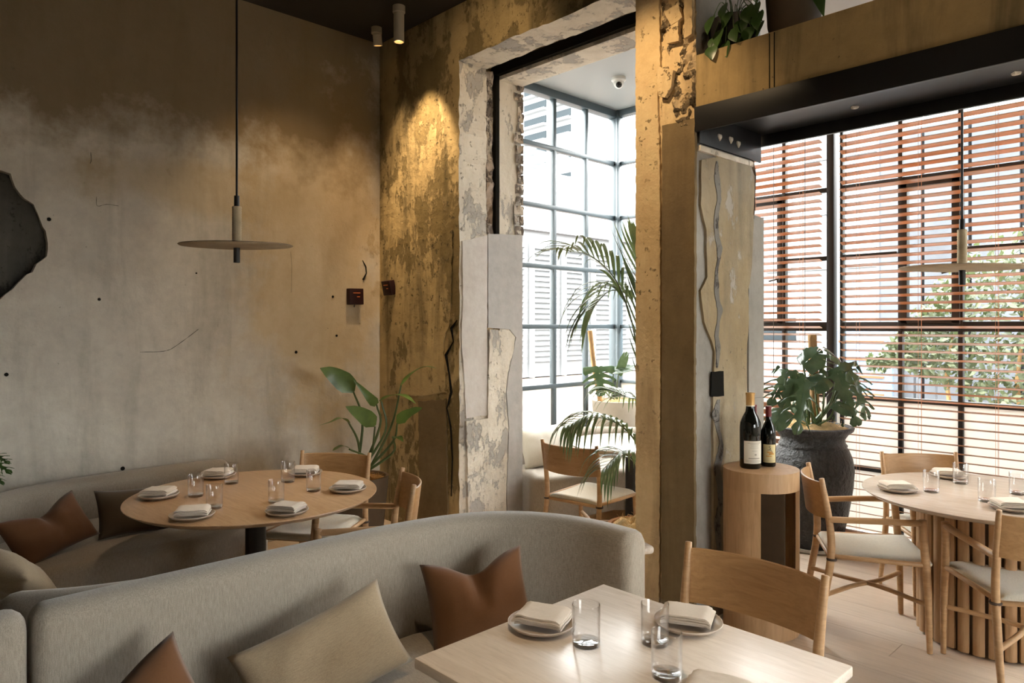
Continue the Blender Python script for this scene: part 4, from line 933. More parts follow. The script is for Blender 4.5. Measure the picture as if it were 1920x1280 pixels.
# ================================================================== TABLEWARE
def plate_bm(r=0.095):
    b = bmesh.new(); lathe(b, [(0.0001, 0.0), (r * 0.62, 0.0), (r * 0.66, 0.002), (r * 0.9, 0.008), (r, 0.017), (r, 0.0195), (r * 0.975, 0.0195), (r * 0.90, 0.0125), (r * 0.66, 0.0065), (0.0001, 0.006)], 48); return b
def napkin_bm(seed=0):
    b = bmesh.new(); rnd = random.Random(seed); n = 12; w, h = 0.135, 0.105
    for k in range(4):
        z = 0.0 + k * 0.0062; dx, dy, ra = rnd.uniform(-0.006, 0.006), rnd.uniform(-0.006, 0.006), rnd.uniform(-0.06, 0.06); L = []
        def P(u, v, zz):
            x = (u - 0.5) * w; y = (v - 0.5) * h; wob = 0.0035 * noise.noise(Vector((x * 14, y * 14, seed + k * 0.15))) + 0.0016 * noise.noise(Vector((x * 50, y * 50, seed)))
            drop = -0.010 * max(0, (abs(u - 0.5) - 0.38) / 0.12) ** 2 * (0.35 + 0.1 * k)
            return Vector((x * math.cos(ra) - y * math.sin(ra) + dx, x * math.sin(ra) + y * math.cos(ra) + dy, z + zz + wob + drop))
        for i in range(n + 1):
            u = i / n; row = [P(u, j / n, 0.0046) for j in range(n + 1)] + [P(u, j / n, 0.0) for j in range(n, -1, -1)]; L.append(row)
        e0 = [p.lerp(sum(L[0], Vector()) / len(L[0]), 0.04) + Vector((-0.002, 0, 0)) for p in L[0]]
        # folded edge: rounded bulge on one side
        rings(b, L)
    bmesh.ops.recalc_face_normals(b, faces=b.faces); return b
p0 = obj('plate', plate_bm(), M['plate']); nap_me = []
def tumbler_parts(root, r=0.037, h=0.108):
    b = bmesh.new(); open_lathe(b, [(r * 0.985, 0.012), (r, 0.06), (r, h - 0.002), (r - 0.0006, h), (r - 0.0022, h - 0.002), (r - 0.0024, 0.014)], 40); obj('glass_wall', b, M['tumbler'], root)
    b = bmesh.new(); lathe(b, [(0.0001, 0.0), (r * 0.90, 0.0), (r * 0.98, 0.003), (r * 0.985, 0.0125), (r * 0.88, 0.0115), (r * 0.5, 0.008), (0.0001, 0.007)], 40); obj('glass_base', b, M['tumbler_base'], root)
g0 = thing('tumbler', '', 'glass', (0, 0, 0)); tumbler_parts(g0)
state = {'p': False, 'g': False, 'n': {}}
def plate(loc, label, group):
    p = p0 if not state['p'] else p0.copy()
    if state['p']: COL.objects.link(p)
    state['p'] = True; p.location = loc; return tag(p, label, 'plate', group)
def napkin(loc, rz, label, group, seed):
    if seed % 4 not in state['n']:
        n = obj('napkin', napkin_bm(seed % 4), M['napkin'], None, sharp=1.0); state['n'][seed % 4] = n
    else: n = state['n'][seed % 4].copy(); COL.objects.link(n)
    n.location = (loc[0], loc[1], loc[2] + 0.021); n.rotation_euler = (0, 0, rz); return tag(n, label, 'napkin', group)
def tumbler(loc, label, group):
    if not state['g']: state['g'] = True; g0.location = loc; return tag(g0, label, 'glass', group)
    return dup(g0, loc, 0, label, group)
def setting(px, py, rz, where, group, seed, nap=(0, 0)):
    c = at_z(px, py, ZT + 0.008); c.z = ZT
    plate(c, 'stoneware plate ' + where, group + ' plates'); napkin(c + Vector((nap[0], nap[1], 0)), rz, 'folded linen napkin on the plate ' + where, group + ' napkins', seed)
va_ = math.atan2(FWD.y, FWD.x) - PI / 2
def rr_(deg): return va_ + R_(deg)
for args in [(1016, 1170, rr_(-22), 'near the far left corner of the foreground table', 'foreground table', 0), (1290, 1168, rr_(-20), 'beside the armless chair on the foreground table', 'foreground table', 1),
             (1345, 1312, rr_(-25), 'cut off by the bottom edge on the foreground table', 'foreground table', 2),
             (297, 929, rr_(0), 'at the far left of the large round table', 'large round table', 3), (360, 967, rr_(14), 'front left on the large round table', 'large round table', 4),
             (538, 959, rr_(-12), 'front right on the large round table', 'large round table', 5), (652, 917, rr_(2), 'at the right end of the large round table', 'large round table', 6),
             (408, 892, rr_(-5), 'at the back left of the large round table', 'large round table', 7), (572, 887, rr_(6), 'farthest back on the large round table', 'large round table', 8),
             (1683, 917, rr_(-3), 'nearest the full-view armchair on the right-hand table', 'right-hand table', 9), (1778, 892, rr_(-12), 'farthest back on the right-hand table', 'right-hand table', 10),
             (1898, 952, rr_(-8), 'nearest the cut-off armchair on the right-hand table', 'right-hand table', 11), (1140, 853, rr_(0), 'on the small sunroom table', 'sunroom', 12)]:
    setting(*args)
for px, py, lab, g in [(1099, 1208, 'clear straight tumbler right of the far left plate on the foreground table', 'foreground table glasses'), (1228, 1206, 'clear tumbler standing before the plate by the armless chair', 'foreground table glasses'),
                       (1250, 1268, 'clear tumbler nearest the camera at the bottom edge', 'foreground table glasses'),
                       (367, 930, 'tumbler between the left and back left plates on the large round table', 'large round table glasses'), (402, 952, 'tumbler behind the front left napkin on the large round table', 'large round table glasses'),
                       (434, 906, 'tumbler in front of the back left plate on the large round table', 'large round table glasses'), (518, 942, 'tumbler just behind the front right napkin on the large round table', 'large round table glasses'),
                       (540, 903, 'tumbler in front of the back plate on the large round table', 'large round table glasses'), (588, 920, 'tumbler left of the right-end plate on the large round table', 'large round table glasses'),
                       (1746, 922, 'tumbler beside the full-view armchair plate on the right-hand table', 'right-hand table glasses'), (1801, 906, 'tumbler right of the farthest plate on the right-hand table', 'right-hand table glasses'),
                       (1850, 940, 'tumbler left of the cut-off armchair plate on the right-hand table', 'right-hand table glasses'), (1908, 926, 'tumbler at the right picture edge on the right-hand table', 'right-hand table glasses')]:
    c = at_z(px, py, ZT); tumbler(c, lab, g)

# ================================================================== LAMPS
def pendant(label, x, y, zd, top, r, tilt):
    t = thing('pendant_lamp', label, 'lamp', (x, y, zd), 0, 'disc pendant lamps')
    bm = bmesh.new(); lathe(bm, [(0.0001, -0.012), (r * 0.7, -0.010), (r * 0.97, -0.004), (r, 0.001), (r * 0.98, 0.005), (r * 0.6, 0.010), (0.0001, 0.013)], 80)
    o = obj('disc', bm, M['lamp_disc'], t); o.rotation_euler = (tilt[0], tilt[1], 0)
    bm = bmesh.new(); n = 30; prof = []
    for k in range(n + 1): prof.append((0.021 + (0.0022 if k % 2 else 0), 0.012 + 0.18 * k / n))
    lathe(bm, [(0.0001, 0.012)] + prof + [(0.0001, 0.193)], 18); obj('rope_grip', bm, M['rope'], t)
    bm = bmesh.new(); lathe(bm, [(0.0001, 0.19), (0.013, 0.19), (0.013, 0.245), (0.0001, 0.245)], 16); obj('sleeve', bm, M['black_metal'], t)
    bm = bmesh.new(); tube(bm, [(0, 0, 0.24), (0, 0, top - zd)], 0.006, 8, dome=False); obj('rod', bm, M['black_metal'], t)
    bm = bmesh.new(); lathe(bm, [(0.0155, -0.010), (0.0155, -0.085), (0.0125, -0.085), (0.0125, -0.060), (0.0001, -0.060), (0.0001, -0.010)], 20); obj('light_tube', bm, M['black_metal'], t)
    bm = bmesh.new(); lathe(bm, [(0.0001, -0.062), (0.012, -0.062), (0.012, -0.064), (0.0001, -0.064)], 16); obj('bulb', bm, M['bulb'], t)
    bm = bmesh.new(); lathe(bm, [(0.0001, top - zd - 0.03), (0.05, top - zd - 0.03), (0.05, top - zd), (0.0001, top - zd)], 24); obj('ceiling_rose', bm, M['black_metal'], t)
    spot('pendant_beam', (x, y, zd - 0.09), (x, y, 0), 7, 100, 0.9)
    return t
pc = at_d(444, 460, 3.56); pendant('disc pendant lamp with rope grip hanging over the large round table', pc.x, pc.y, pc.z, ZC, 0.268, (0.03, 0.03))
pc = at_d(1804, 502, 3.62); pendant('disc pendant lamp with rope grip hanging in front of the wide blind', pc.x, max(pc.y, 4.03), pc.z, ZS, 0.285, (0.0, 0.02))
def downlight(label, x, y, L, r, tilt, aim, power, angle):
    t = thing('ceiling_downlight', label, 'lamp', (x, y, ZC), 0, 'cylindrical ceiling spots')
    bm = bmesh.new(); lathe(bm, [(0.0001, 0), (r * 1.18, 0), (r * 1.18, -0.045), (r * 1.05, -0.05), (0.0001, -0.05)], 28); obj('mount', bm, M['cream_metal'], t)
    bm = bmesh.new(); lathe(bm, [(0.0001, -0.05), (r, -0.05), (r, -L), (r * 0.85, -L), (r * 0.8, -L + 0.03), (0.0001, -L + 0.03)], 28); o = obj('cylinder', bm, M['cream_metal'], t); o.rotation_euler = tilt
    bm = bmesh.new(); lathe(bm, [(0.0001, -L + 0.026), (r * 0.75, -L + 0.026), (r * 0.75, -L + 0.022), (0.0001, -L + 0.022)], 24); b = obj('lamp_face', bm, M['bulb'], o)
    if power: spot('downlight_beam', Vector((x, y, ZC - L - 0.02)), aim, power, angle, 0.75)
    return t
pc = at_z(748, 12, ZC); downlight('cream cylindrical ceiling spot washing the corner of the back wall', pc.x, pc.y, 0.255, 0.038, (0, 0, 0), (pc.x - 0.05, 3.27, 2.6), 60, 62)
pc = at_z(706, 52, ZC); downlight('short tilted cream ceiling spot in the corner of the two walls', pc.x, pc.y, 0.13, 0.034, (0.2, 0.15, 0), (-4.3, 2.9, 0.6), 30, 60)
# spots of the same kind farther along the ceiling, above the frame
for k, (x, y, ax, ay, az, pw, an) in enumerate([(-2.35, 2.25, -2.30, 3.27, 2.45, 46, 66), (-0.5, 1.7, -1.5, 3.27, 2.7, 8, 60), (-4.0, 2.0, -4.95, 2.75, 1.5, 18, 80), (-3.3, 2.5, -3.6, 3.3, 3.3, 8, 90), (-0.95, 1.0, -1.15, 1.40, 0.7, 55, 44)]):
    downlight(('cream ceiling spot aimed at the pillar', 'cream ceiling spot aimed at the concrete beam', 'cream ceiling spot aimed at the left wall corner', 'cream ceiling spot before the tall opening', 'cream ceiling spot above the foreground table')[k], x, y, 0.2, 0.038, (0, 0, 0), (ax, ay, az), pw, an)

# dome camera on the sunroom ceiling
pc = at_z(1160, 146, ZS); t = thing('dome_camera', 'white dome security camera on the sunroom ceiling', 'camera', (pc.x, pc.y, ZS))
bm = bmesh.new(); lathe(bm, [(0.0001, 0), (0.060, 0), (0.062, -0.022), (0.050, -0.035), (0.0001, -0.035)], 32); obj('base', bm, M['plastic'], t)
bm = bmesh.new(); lathe(bm, [(0.0001, -0.03)] + [(0.045 * math.cos(a), -0.035 - 0.055 * math.sin(a)) for a in [PI / 2 * k / 8 for k in range(9)]], 28); obj('housing', bm, M['plastic'], t)
bm = bmesh.new(); lathe(bm, [(0.0001, 0.0), (0.026, 0.0), (0.024, -0.012), (0.0001, -0.018)], 20); o = obj('lens', bm, M['lens'], t); o.location = (0.020, -0.022, -0.065); o.rotation_euler = (-0.65, -0.5, 0)
# two small maroon plaques
def plaque(label, axis, p, s, rot):
    t = thing('wall_plaque', label, 'wall light', p, 0, 'maroon wall plaques')
    bm = bmesh.new(); box(bm, (0.03, 0, 0), (0.05, s, s), 0.004); obj('box', bm, M['maroon'], t)
    bm = bmesh.new(); box(bm, (0.056, 0.0, s * 0.22), (0.003, s * 0.5, 0.006)); box(bm, (0.056, s * 0.12, -0.002), (0.003, s * 0.2, 0.007)); obj('edge_strip', bm, M['orange_line'], t)
    bm = bmesh.new(); tube(bm, [(0.02, 0, -s / 2 + 0.005), (0.015, 0, -s / 2 - 0.02)], 0.004, 6); obj('fixing', bm, M['black_metal'], t)
    t.rotation_euler = rot
pc = at_x(662, 556, XA); plaque('square maroon plaque on the left wall near the corner', 'x', pc, 0.125, (0.02, 0, 0))
pc = at_y(735, 538, YB); plaque('tilted square maroon plaque on the back wall near the corner', 'y', pc, 0.115, (0, 0.22, -PI / 2))
# small dark fixings and holes in the left wall
for k, (px, py, r) in enumerate([(92, 411, 0.012), (624, 556, 0.010), (631, 629, 0.010), (368, 512, 0.006), (186, 561, 0.010), (555, 660, 0.012), (230, 878, 0.014), (12, 702, 0.012)]):
    p = at_x(px, py, XA); bm = bmesh.new(); lathe(bm, [(0.0001, -0.004), (r, -0.004), (r * 0.9, 0.004), (0.0001, 0.006)], 8); bmesh.ops.rotate(bm, cent=(0, 0, 0), matrix=Matrix.Rotation(PI / 2, 3, 'Y'), verts=bm.verts)
    bmesh.ops.translate(bm, vec=p, verts=bm.verts); obj('wall_plug', bm, M['dark'], wl)
bm = bmesh.new(); tube(bm, [at_x(px, py, XA + 0.004) for px, py in [(680, 488), (686, 500), (687, 512), (681, 524)]], [0.003, 0.006, 0.005, 0.009], 6); obj('gouge', bm, M['dark'], wl)

for pts, r in (([(262, 660), (300, 659), (316, 656), (326, 651), (350, 634), (372, 617)], 0.0015), ([(181, 368), (182, 386), (200, 383), (222, 386)], 0.0018), ([(545, 470), (547, 500), (546, 548)], 0.0010), ([(170, 285), (171, 300), (169, 306)], 0.0025)):
    bm = bmesh.new(); P = crom([at_x(px, py, XA + 0.0005) for px, py in pts], 3); tube(bm, P, [r * (0.5 + abs(math.sin(i * 1.3))) for i in range(len(P))], 5, 0.6); obj('scratch', bm, M['hole'], wl)
# ================================================================== PLANTS
def blade(bm, pts, widths, up=Vector((0, 0, 1)), fold=0.25, n=3):
    P = crom(pts, n); N = len(P); L = []
    for i, p in enumerate(P):
        t = (P[min(i + 1, N - 1)] - P[max(i - 1, 0)]).normalized(); s = t.cross(up)
        if s.length < 1e-3: s = t.cross(Vector((1, 0, 0)))
        s.normalize(); nn = s.cross(t); f = i / (N - 1) * (len(widths) - 1); k = min(int(f), len(widths) - 2); w = widths[k] + (widths[k + 1] - widths[k]) * (f - k)
        L.append([p + s * w + nn * w * fold, p, p - s * w + nn * w * fold])
    rings(bm, L, close=False)
def pothos_leaf(bm, c, d, up, s):
    d = d.normalized(); blade(bm, [c, c + d * s * 0.5 + up * s * 0.05, c + d * s], [0.02 * s / 0.1, 0.42 * s, 0.40 * s, 0.25 * s, 0.002], up, 0.2, 3)
def pot(name_mat, root, r0, r1, h, rim=0.012, seg=40):
    bm = bmesh.new(); lathe(bm, [(0.0001, 0), (r0, 0), (r0 + (r1 - r0) * 0.5, h * 0.5), (r1, h), (r1 - rim, h), (r1 - rim * 1.3, h - 0.035), (0.0001, h - 0.035)], seg); obj('pot', bm, M[name_mat], root)
def mulch(root, r, z, mat, seed, amp=0.035, kind=None):
    bm = bmesh.new(); n = 22; V = []
    for i in range(n + 1):
        row = []
        for k in range(32):
            a = 2 * PI * k / 32; q = r * max(i, 0.02) / n; p = Vector((q * math.cos(a), q * math.sin(a), 0)); e = 1 - (i / n) ** 3
            row.append(Vector((p.x, p.y, z + e * (amp * 0.5 + amp * noise.fractal(p * 14 + Vector((seed, 0, 0)), 0.8, 2.1, 4)))))
        V.append(row)
    rings(bm, V, cap1=False); o = obj('mulch', bm, M[mat], root, sharp=3); rnd = random.Random(seed)
    bm = bmesh.new()
    for k in range(240):
        a = rnd.uniform(0, 2 * PI); q = r * math.sqrt(rnd.random()) * 0.97; p = Vector((q * math.cos(a), q * math.sin(a), z + amp * 0.5 * (1 - (q / r) ** 2)))
        d = Vector((rnd.gauss(0, 1), rnd.gauss(0, 1), abs(rnd.gauss(0, 0.6)))).normalized() * rnd.uniform(0.02, 0.05)
        tube(bm, [p, p + d * 0.5 + Vector((0, 0, 0.01)), p + d], 0.0009, 3, dome=False)
    o2 = obj('fibre', bm, M[mat], root); o2['kind'] = 'stuff'
# --- monstera in the big dark urn
UC = Vector(at_z(1533, 1030, 0)); UC.z = 0; UC = UC + Vector((FWD.x, FWD.y, 0)) * 0.09
t = thing('urn_plant', 'split-leaf plant on a coir pole in a tall charred clay urn before the blinds', 'potted plant', UC); bpy.context.view_layer.update()
bm = bmesh.new(); lathe(bm, [(0.0001, 0), (0.215, 0), (0.235, 0.012), (0.235, 0.03), (0.22, 0.028), (0.21, 0.015), (0.0001, 0.015)], 48); obj('saucer', bm, M['saucer'], t)
bm = bmesh.new(); lathe(bm, [(0.0001, 0.016), (0.175, 0.016), (0.195, 0.06), (0.235, 0.25), (0.265, 0.44), (0.272, 0.55), (0.262, 0.63), (0.235, 0.695), (0.222, 0.705), (0.228, 0.722), (0.216, 0.735), (0.212, 0.765), (0.235, 0.80), (0.268, 0.825), (0.274, 0.845), (0.262, 0.853), (0.240, 0.848), (0.20, 0.80), (0.0001, 0.79)], 64)
for v in bm.verts:
    if 0.05 < v.co.z < 0.8 and v.co.xy.length > 0.1:
        d = 1 + 0.014 * noise.fractal(v.co * 11, 0.8, 2.2, 4); v.co.x *= d; v.co.y *= d
obj('urn', bm, M['urn'], t, sharp=1.2); mulch(t, 0.245, 0.835, 'fibre', 5, 0.045)
def local(p, root): return root.matrix_world.inverted() @ p
def mleaf(root, base, tip, nrm, W, mat='leaf_mon', droop=0.25, lobes=6, split=True):
    """a broad heart-shaped leaf with deep slots; base/tip world points"""
    B, T = base, tip; Y = (T - B); L = Y.length; Y.normalize(); X = Y.cross(nrm).normalized(); Z = X.cross(Y)
    bm = bmesh.new()
    def W_(t): return W * (math.sin(PI * min(1, max(0, (t + 0.22) / 1.22)) ** 0.78)) ** 0.8
    def P(u, v, side):   # u along 0..1, v out 0..1
        w = W_(u) * v; fwd = u * L - 0.02 * L + (0.30 * L * v * v * (0.7 if u > 0.1 else 0.2)) - (0.13 * L * v if u < 0.15 else 0)
        return B + Y * min(fwd, L * 1.02 - 0.0 * v) + X * side * w + Z * (-droop * W * v * v * 1.4 - droop * L * u * u * 0.8 + 0.05 * W * math.sin(u * 9 + side))
    for side in (1, -1):
        for k in range(lobes):
            u0, u1 = k / lobes, (k + 1) / lobes; g = (0.088 if split == 1 else 0.05) if split else 0.0
            cols = [(0.0, 0.0), (0.20, 0.0), (0.34, g * 0.7), (0.62, g), (0.85, g * 0.95), (1.0, g * 1.25)]
            if k == lobes - 1: cols = [(0, 0), (0.2, 0), (0.45, 0.01), (0.7, 0.02)]
            A = [bm.verts.new(P(u0 + gg, v, side)) for v, gg in cols]; C = [bm.verts.new(P((u0 + u1) / 2, v * 1.03, side) + Z * 0.09 * W * v) for v, gg in cols]; D = [bm.verts.new(P(u1 - gg, v, side)) for v, gg in cols]
            for i in range(len(cols) - 1):
                for a, b in ((A, C), (C, D)):
                    q = (a[i], a[i + 1], b[i + 1], b[i]); bm.faces.new(q if side == 1 else q[::-1])
    bmesh.ops.remove_doubles(bm, verts=bm.verts, dist=0.0008)
    inv = root.matrix_world.inverted(); bmesh.ops.transform(bm, matrix=inv, verts=bm.verts)
    return obj('leaf', bm, M[mat], root, sharp=3)
def stem(root, pts, r0, r1, mat='stem', n=5):
    inv = root.matrix_world.inverted(); P = crom(pts, n); bm = bmesh.new()
    tube(bm, [inv @ p for p in P], [r0 + (r1 - r0) * i / (len(P) - 1) for i in range(len(P))], 7); return obj('stem', bm, M[mat], root)
D0 = (UC.x * FWD.x + UC.y * FWD.y)
inv = t.matrix_world.inverted()
bm = bmesh.new(); a, b = at_d(1530, 812, D0 + 0.02), at_d(1523, 628, D0 + 0.03); tube(bm, [inv @ a, inv @ ((a + b) / 2), inv @ b], 0.030, 12); o = obj('coir_pole', bm, M['moss'], t)
CAMP = Vector((0, 0, EYE))
mon = [((1497, 700), (1452, 800), 0.165, -0.12, (0.2, 0.1)), ((1478, 694), (1440, 752), 0.13, -0.02, (-0.5, 0.3)), ((1508, 712), (1498, 808), 0.13, -0.20, (0.3, 0.0)), ((1506, 684), (1536, 654), 0.10, -0.12, (0.0, 0.4)),
       ((1528, 668), (1552, 706), 0.13, 0.08, (0.4, 0.5)), ((1582, 682), (1640, 778), 0.17, -0.10, (0.6, 0.2)), ((1570, 700), (1608, 800), 0.16, -0.18, (-0.2, 0.0)), ((1578, 680), (1556, 652), 0.085, -0.05, (0.2, 0.6)),
       ((1470, 768), (1450, 796), 0.08, -0.15, (0.0, 0.2)), ((1545, 706), (1520, 724), 0.09, -0.18, (0.3, 0.9)), ((1566, 756), (1602, 772), 0.055, -0.22, (0.0, 0.9)), ((1588, 690), (1624, 742), 0.13, 0.12, (0.7, 0.5)), ((1497, 776), (1517, 728), 0.09, 0.15, (-0.3, 0.2))]
for k, (b, p, w, dd, nn) in enumerate(mon):
    B = at_d(*b, D0 + dd); T = at_d(*p, D0 + dd - 0.05 - 0.04 * (k % 3)); tocam = (CAMP - B).normalized()
    n_ = (tocam + RGT * nn[0] + Vector((0, 0, nn[1] + 0.5))).normalized(); mleaf(t, B, T, n_, w, 'leaf_mon', 0.22, 5 if k % 3 else 6, int(w > 0.1))
    stem(t, [Vector((UC.x, UC.y, 0.83)) + RGT * (0.02 * (k % 5) - 0.05) - FWD * 0.05, at_d((b[0] + 1535) / 2 + (4 if b[0] > 1535 else -2), (b[1] + 812) / 2, D0 - 0.06 + dd * 0.4), B], 0.016 if k in (0, 5) else 0.007, 0.006)
# --- small split-leaf plant in the pale planter in the sunroom
SC_ = at_z(1160, 760, 0.90); SP = Vector((-3.97, 5.10, 0)); SP = Vector(at_d(1160, 700, 6.62)); SP.z = 0
t = thing('planter_plant', 'single-leaf plant with coir pole in a pale round planter behind the sunroom banquette', 'potted plant', SP); bpy.context.view_layer.update()
pot('pot_grey', t, 0.17, 0.245, 0.875, 0.02); mulch(t, 0.22, 0.85, 'fibre', 9, 0.03); D1 = 6.62; inv = t.matrix_world.inverted()
bm = bmesh.new(); tube(bm, [inv @ at_d(1126, 752, D1), inv @ at_d(1114, 690, D1), inv @ at_d(1106, 620, D1)], 0.022, 10); obj('coir_pole', bm, M['moss'], t)
for b, p, w, nn in (((1122, 688), (1126, 742), 0.15, (0.0, 0.0)), ((1150, 694), (1190, 688), 0.05, (0.0, 0.8)), ((1160, 700), (1175, 660), 0.04, (0, 0))):
    B = at_d(*b, D1 - 0.1); mleaf(t, B, at_d(*p, D1 - 0.18), ((CAMP - B).normalized() + RGT * nn[0] + Vector((0, 0, nn[1] + 0.2))).normalized(), w, 'leaf_mon', 0.05, 5, 2 * int(w > 0.1))
    stem(t, [Vector((SP.x, SP.y, 0.86)), at_d((b[0] + 1150) / 2, 735, D1 - 0.05), B], 0.007, 0.005)
# --- kentia palm beside the pillar
KP = Vector(at_z(1204, 985, 0.33)); KP = Vector((-2.62, 3.62, 0)); KD = KP.x * FWD.x + KP.y * FWD.y
t = thing('potted_palm', 'feathery green palm in a terracotta pot half hidden by the pillar', 'potted plant', KP); bpy.context.view_layer.update()
M['terracotta'] = plain('aged_terracotta', (0.36, 0.16, 0.06), 0.8, 0, 0.3, 20, 0.2)
bm = bmesh.new(); lathe(bm, [(0.0001, 0), (0.16, 0), (0.19, 0.2), (0.205, 0.30), (0.215, 0.31), (0.215, 0.34), (0.19, 0.34), (0.18, 0.31), (0.0001, 0.31)], 40); obj('pot', bm, M['terracotta'], t)
mulch(t, 0.185, 0.33, 'fibre', 12, 0.06)
def frond(root, pts, Lmax, n=26, droop=0.5, wid=0.009, start=0.35, mode='arch', seed=0, outp=0.7):
    P = crom(pts, 10); N = len(P); rnd = random.Random(seed); bm = bmesh.new(); inv = root.matrix_world.inverted()
    tube(bm, P, [0.008 - 0.006 * i / (N - 1) for i in range(N)], 6)
    for i in range(n):
        f = start + (1 - start) * (i + 0.5) / n; x = f * (N - 1); k = min(int(x), N - 2); p = P[k].lerp(P[k + 1], x - k); tg = (P[k + 1] - P[k]).normalized()
        s = tg.cross(Vector((0, 0, 1))); s = s.normalized() if s.length > 0.05 else RGT.copy()
        wid_ = wid * 0.85; env = math.sin(PI * (0.12 + 0.80 * (i + 0.5) / n)) ** 0.7; L = Lmax * env * rnd.uniform(0.88, 1.1)
        for sd in (1, -1):
            d = (s * sd * outp * 0.85 + tg * 0.95 + Vector((0, 0, 0.12))).normalized()
            q1 = p + d * L * 0.4; q2 = p + d * L * 0.75 - Vector((0, 0, droop * L * 0.35)); q3 = p + d * L * 0.92 - Vector((0, 0, droop * L * 0.95))
            blade(bm, [p, q1, q2, q3], [0.002, wid, wid, wid * 0.6, 0.0005], Vector((0, 0, 1)) if abs(d.z) < 0.8 else tg, 0.35, 3)
    bmesh.ops.transform(bm, matrix=inv, verts=bm.verts); return obj('frond', bm, M['leaf_palm'], root, sharp=3)
kb = Vector((KP.x, KP.y, 0.33))
frond(t, [kb, at_d(1202, 800, KD), at_d(1192, 640, KD), at_d(1160, 535, KD - 0.05), at_d(1112, 482, KD - 0.15), at_d(1062, 470, KD - 0.25)], 0.44, 13, 0.38, 0.011, 0.50, seed=1)
frond(t, [kb, at_d(1206, 800, KD + 0.05), at_d(1202, 640, KD + 0.05), at_d(1182, 560, KD + 0.1), at_d(1145, 545, KD + 0.15), at_d(1108, 580, KD + 0.2)], 0.38, 12, 0.7, 0.013, 0.55, seed=2)
frond(t, [kb, at_d(1208, 820, KD), at_d(1218, 660, KD - 0.05), at_d(1222, 560, KD - 0.08), at_d(1212, 470, KD - 0.10)], 0.50, 20, -0.15, 0.014, 0.35, seed=3, outp=0.75)
frond(t, [kb, at_d(1203, 900, KD), at_d(1195, 835, KD - 0.05), at_d(1160, 795, KD - 0.12), at_d(1110, 782, KD - 0.2), at_d(1062, 800, KD - 0.28)], 0.30, 15, 0.9, 0.012, 0.42, seed=4)
frond(t, [kb, at_d(1203, 920, KD), at_d(1192, 870, KD - 0.05), at_d(1165, 850, KD - 0.15), at_d(1130, 880, KD - 0.25)], 0.28, 11, 0.65, 0.010, 0.45, seed=5)
frond(t, [kb, at_d(1206, 860, KD), at_d(1200, 760, KD + 0.1), at_d(1180, 745, KD + 0.2), at_d(1140, 730, KD + 0.3)], 0.30, 16, 0.5, 0.010, 0.5, seed=6)
frond(t, [kb, KP + Vector((0.0, 0.1, 1.0)), KP + Vector((0.15, 0.25, 1.6)), KP + Vector((0.3, 0.4, 1.75))], 0.34, 22, 0.5, 0.010, 0.5, seed=7)
# --- paddle-leaf plant in the corner
BP = Vector((-4.40, 2.74, 0)); BD = BP.x * FWD.x + BP.y * FWD.y
t = thing('paddle_leaf_plant', 'paddle-leaf plant in a dark round pot in the corner of the two walls', 'potted plant', BP); bpy.context.view_layer.update()
pot('pot_dark', t, 0.15, 0.20, 0.50, 0.02); mulch(t, 0.18, 0.475, 'soil', 3, 0.03); inv = t.matrix_world.inverted()
def paddle(base, attach, pts, widths, k, up=None):
    b0 = Vector((BP.x, BP.y, 0.48)) + RGT * (0.02 * (k % 4) - 0.03)
    stem(t, [b0, at_d((base[0]), base[1], BD - 0.03), attach], 0.011, 0.006)
    bm = bmesh.new(); blade(bm, [inv @ p for p in pts], widths, up or (CAMP - attach).normalized(), 0.15, 5); obj('leaf', bm, M['leaf_bird'], t, sharp=3)
def A(px, py, dd): return at_d(px, py, BD + dd)
paddle((680, 790), A(663, 735, -0.1), [A(663, 735, -0.1), A(648, 718, -0.12), A(622, 700, -0.15), A(600, 690, -0.2)], [0.01, 0.062, 0.07, 0.055, 0.035, 0.002], 0)
paddle((712, 800), A(706, 758, -0.1), [A(706, 758, -0.1), A(696, 748, -0.15), A(680, 730, -0.18), A(663, 712, -0.2)], [0.02, 0.035, 0.03, 0.02, 0.012, 0.002], 1)
paddle((697, 850), A(703, 800, -0.15), [A(703, 798, -0.15), A(690, 785, -0.2), A(670, 772, -0.25), A(648, 762, -0.3)], [0.01, 0.052, 0.056, 0.045, 0.03, 0.002], 2)
paddle((733, 800), A(752, 722, -0.05), [A(752, 722, -0.05), A(770, 702, -0.08), A(795, 688, -0.1), A(819, 690, -0.12)], [0.01, 0.035, 0.035, 0.03, 0.028, 0.004], 3, Vector((0, 0, 1)))
paddle((722, 810), A(715, 752, -0.05), [A(712, 752, -0.05), A(732, 742, -0.1), A(757, 742, -0.18), A(780, 757, -0.22)], [0.01, 0.04, 0.045, 0.04, 0.03, 0.003], 4, Vector((0, 0, 1)))
paddle((735, 830), A(745, 793, -0.1), [A(745, 793, -0.1), A(757, 780, -0.12), A(775, 770, -0.15), A(792, 764, -0.2)], [0.01, 0.04, 0.035, 0.025, 0.02, 0.002], 5)
paddle((672, 830), A(653, 790, -0.2), [A(655, 792, -0.2), A(640, 784, -0.25), A(618, 792, -0.3), A(596, 798, -0.33)], [0.01, 0.032, 0.034, 0.02, 0.012, 0.001], 6, Vector((0, 0, 1)))
paddle((690, 860), A(655, 842, -0.25), [A(655, 840, -0.25), A(643, 836, -0.28), A(632, 840, -0.3), A(624, 845, -0.33)], [0.01, 0.03, 0.035, 0.02, 0.002], 7, Vector((0, 0, 1)))
paddle((735, 850), A(738, 822, -0.1), [A(738, 822, -0.1), A(745, 818, -0.15), A(756, 828, -0.2)], [0.01, 0.03, 0.03, 0.002], 8, Vector((0, 0, 1)))
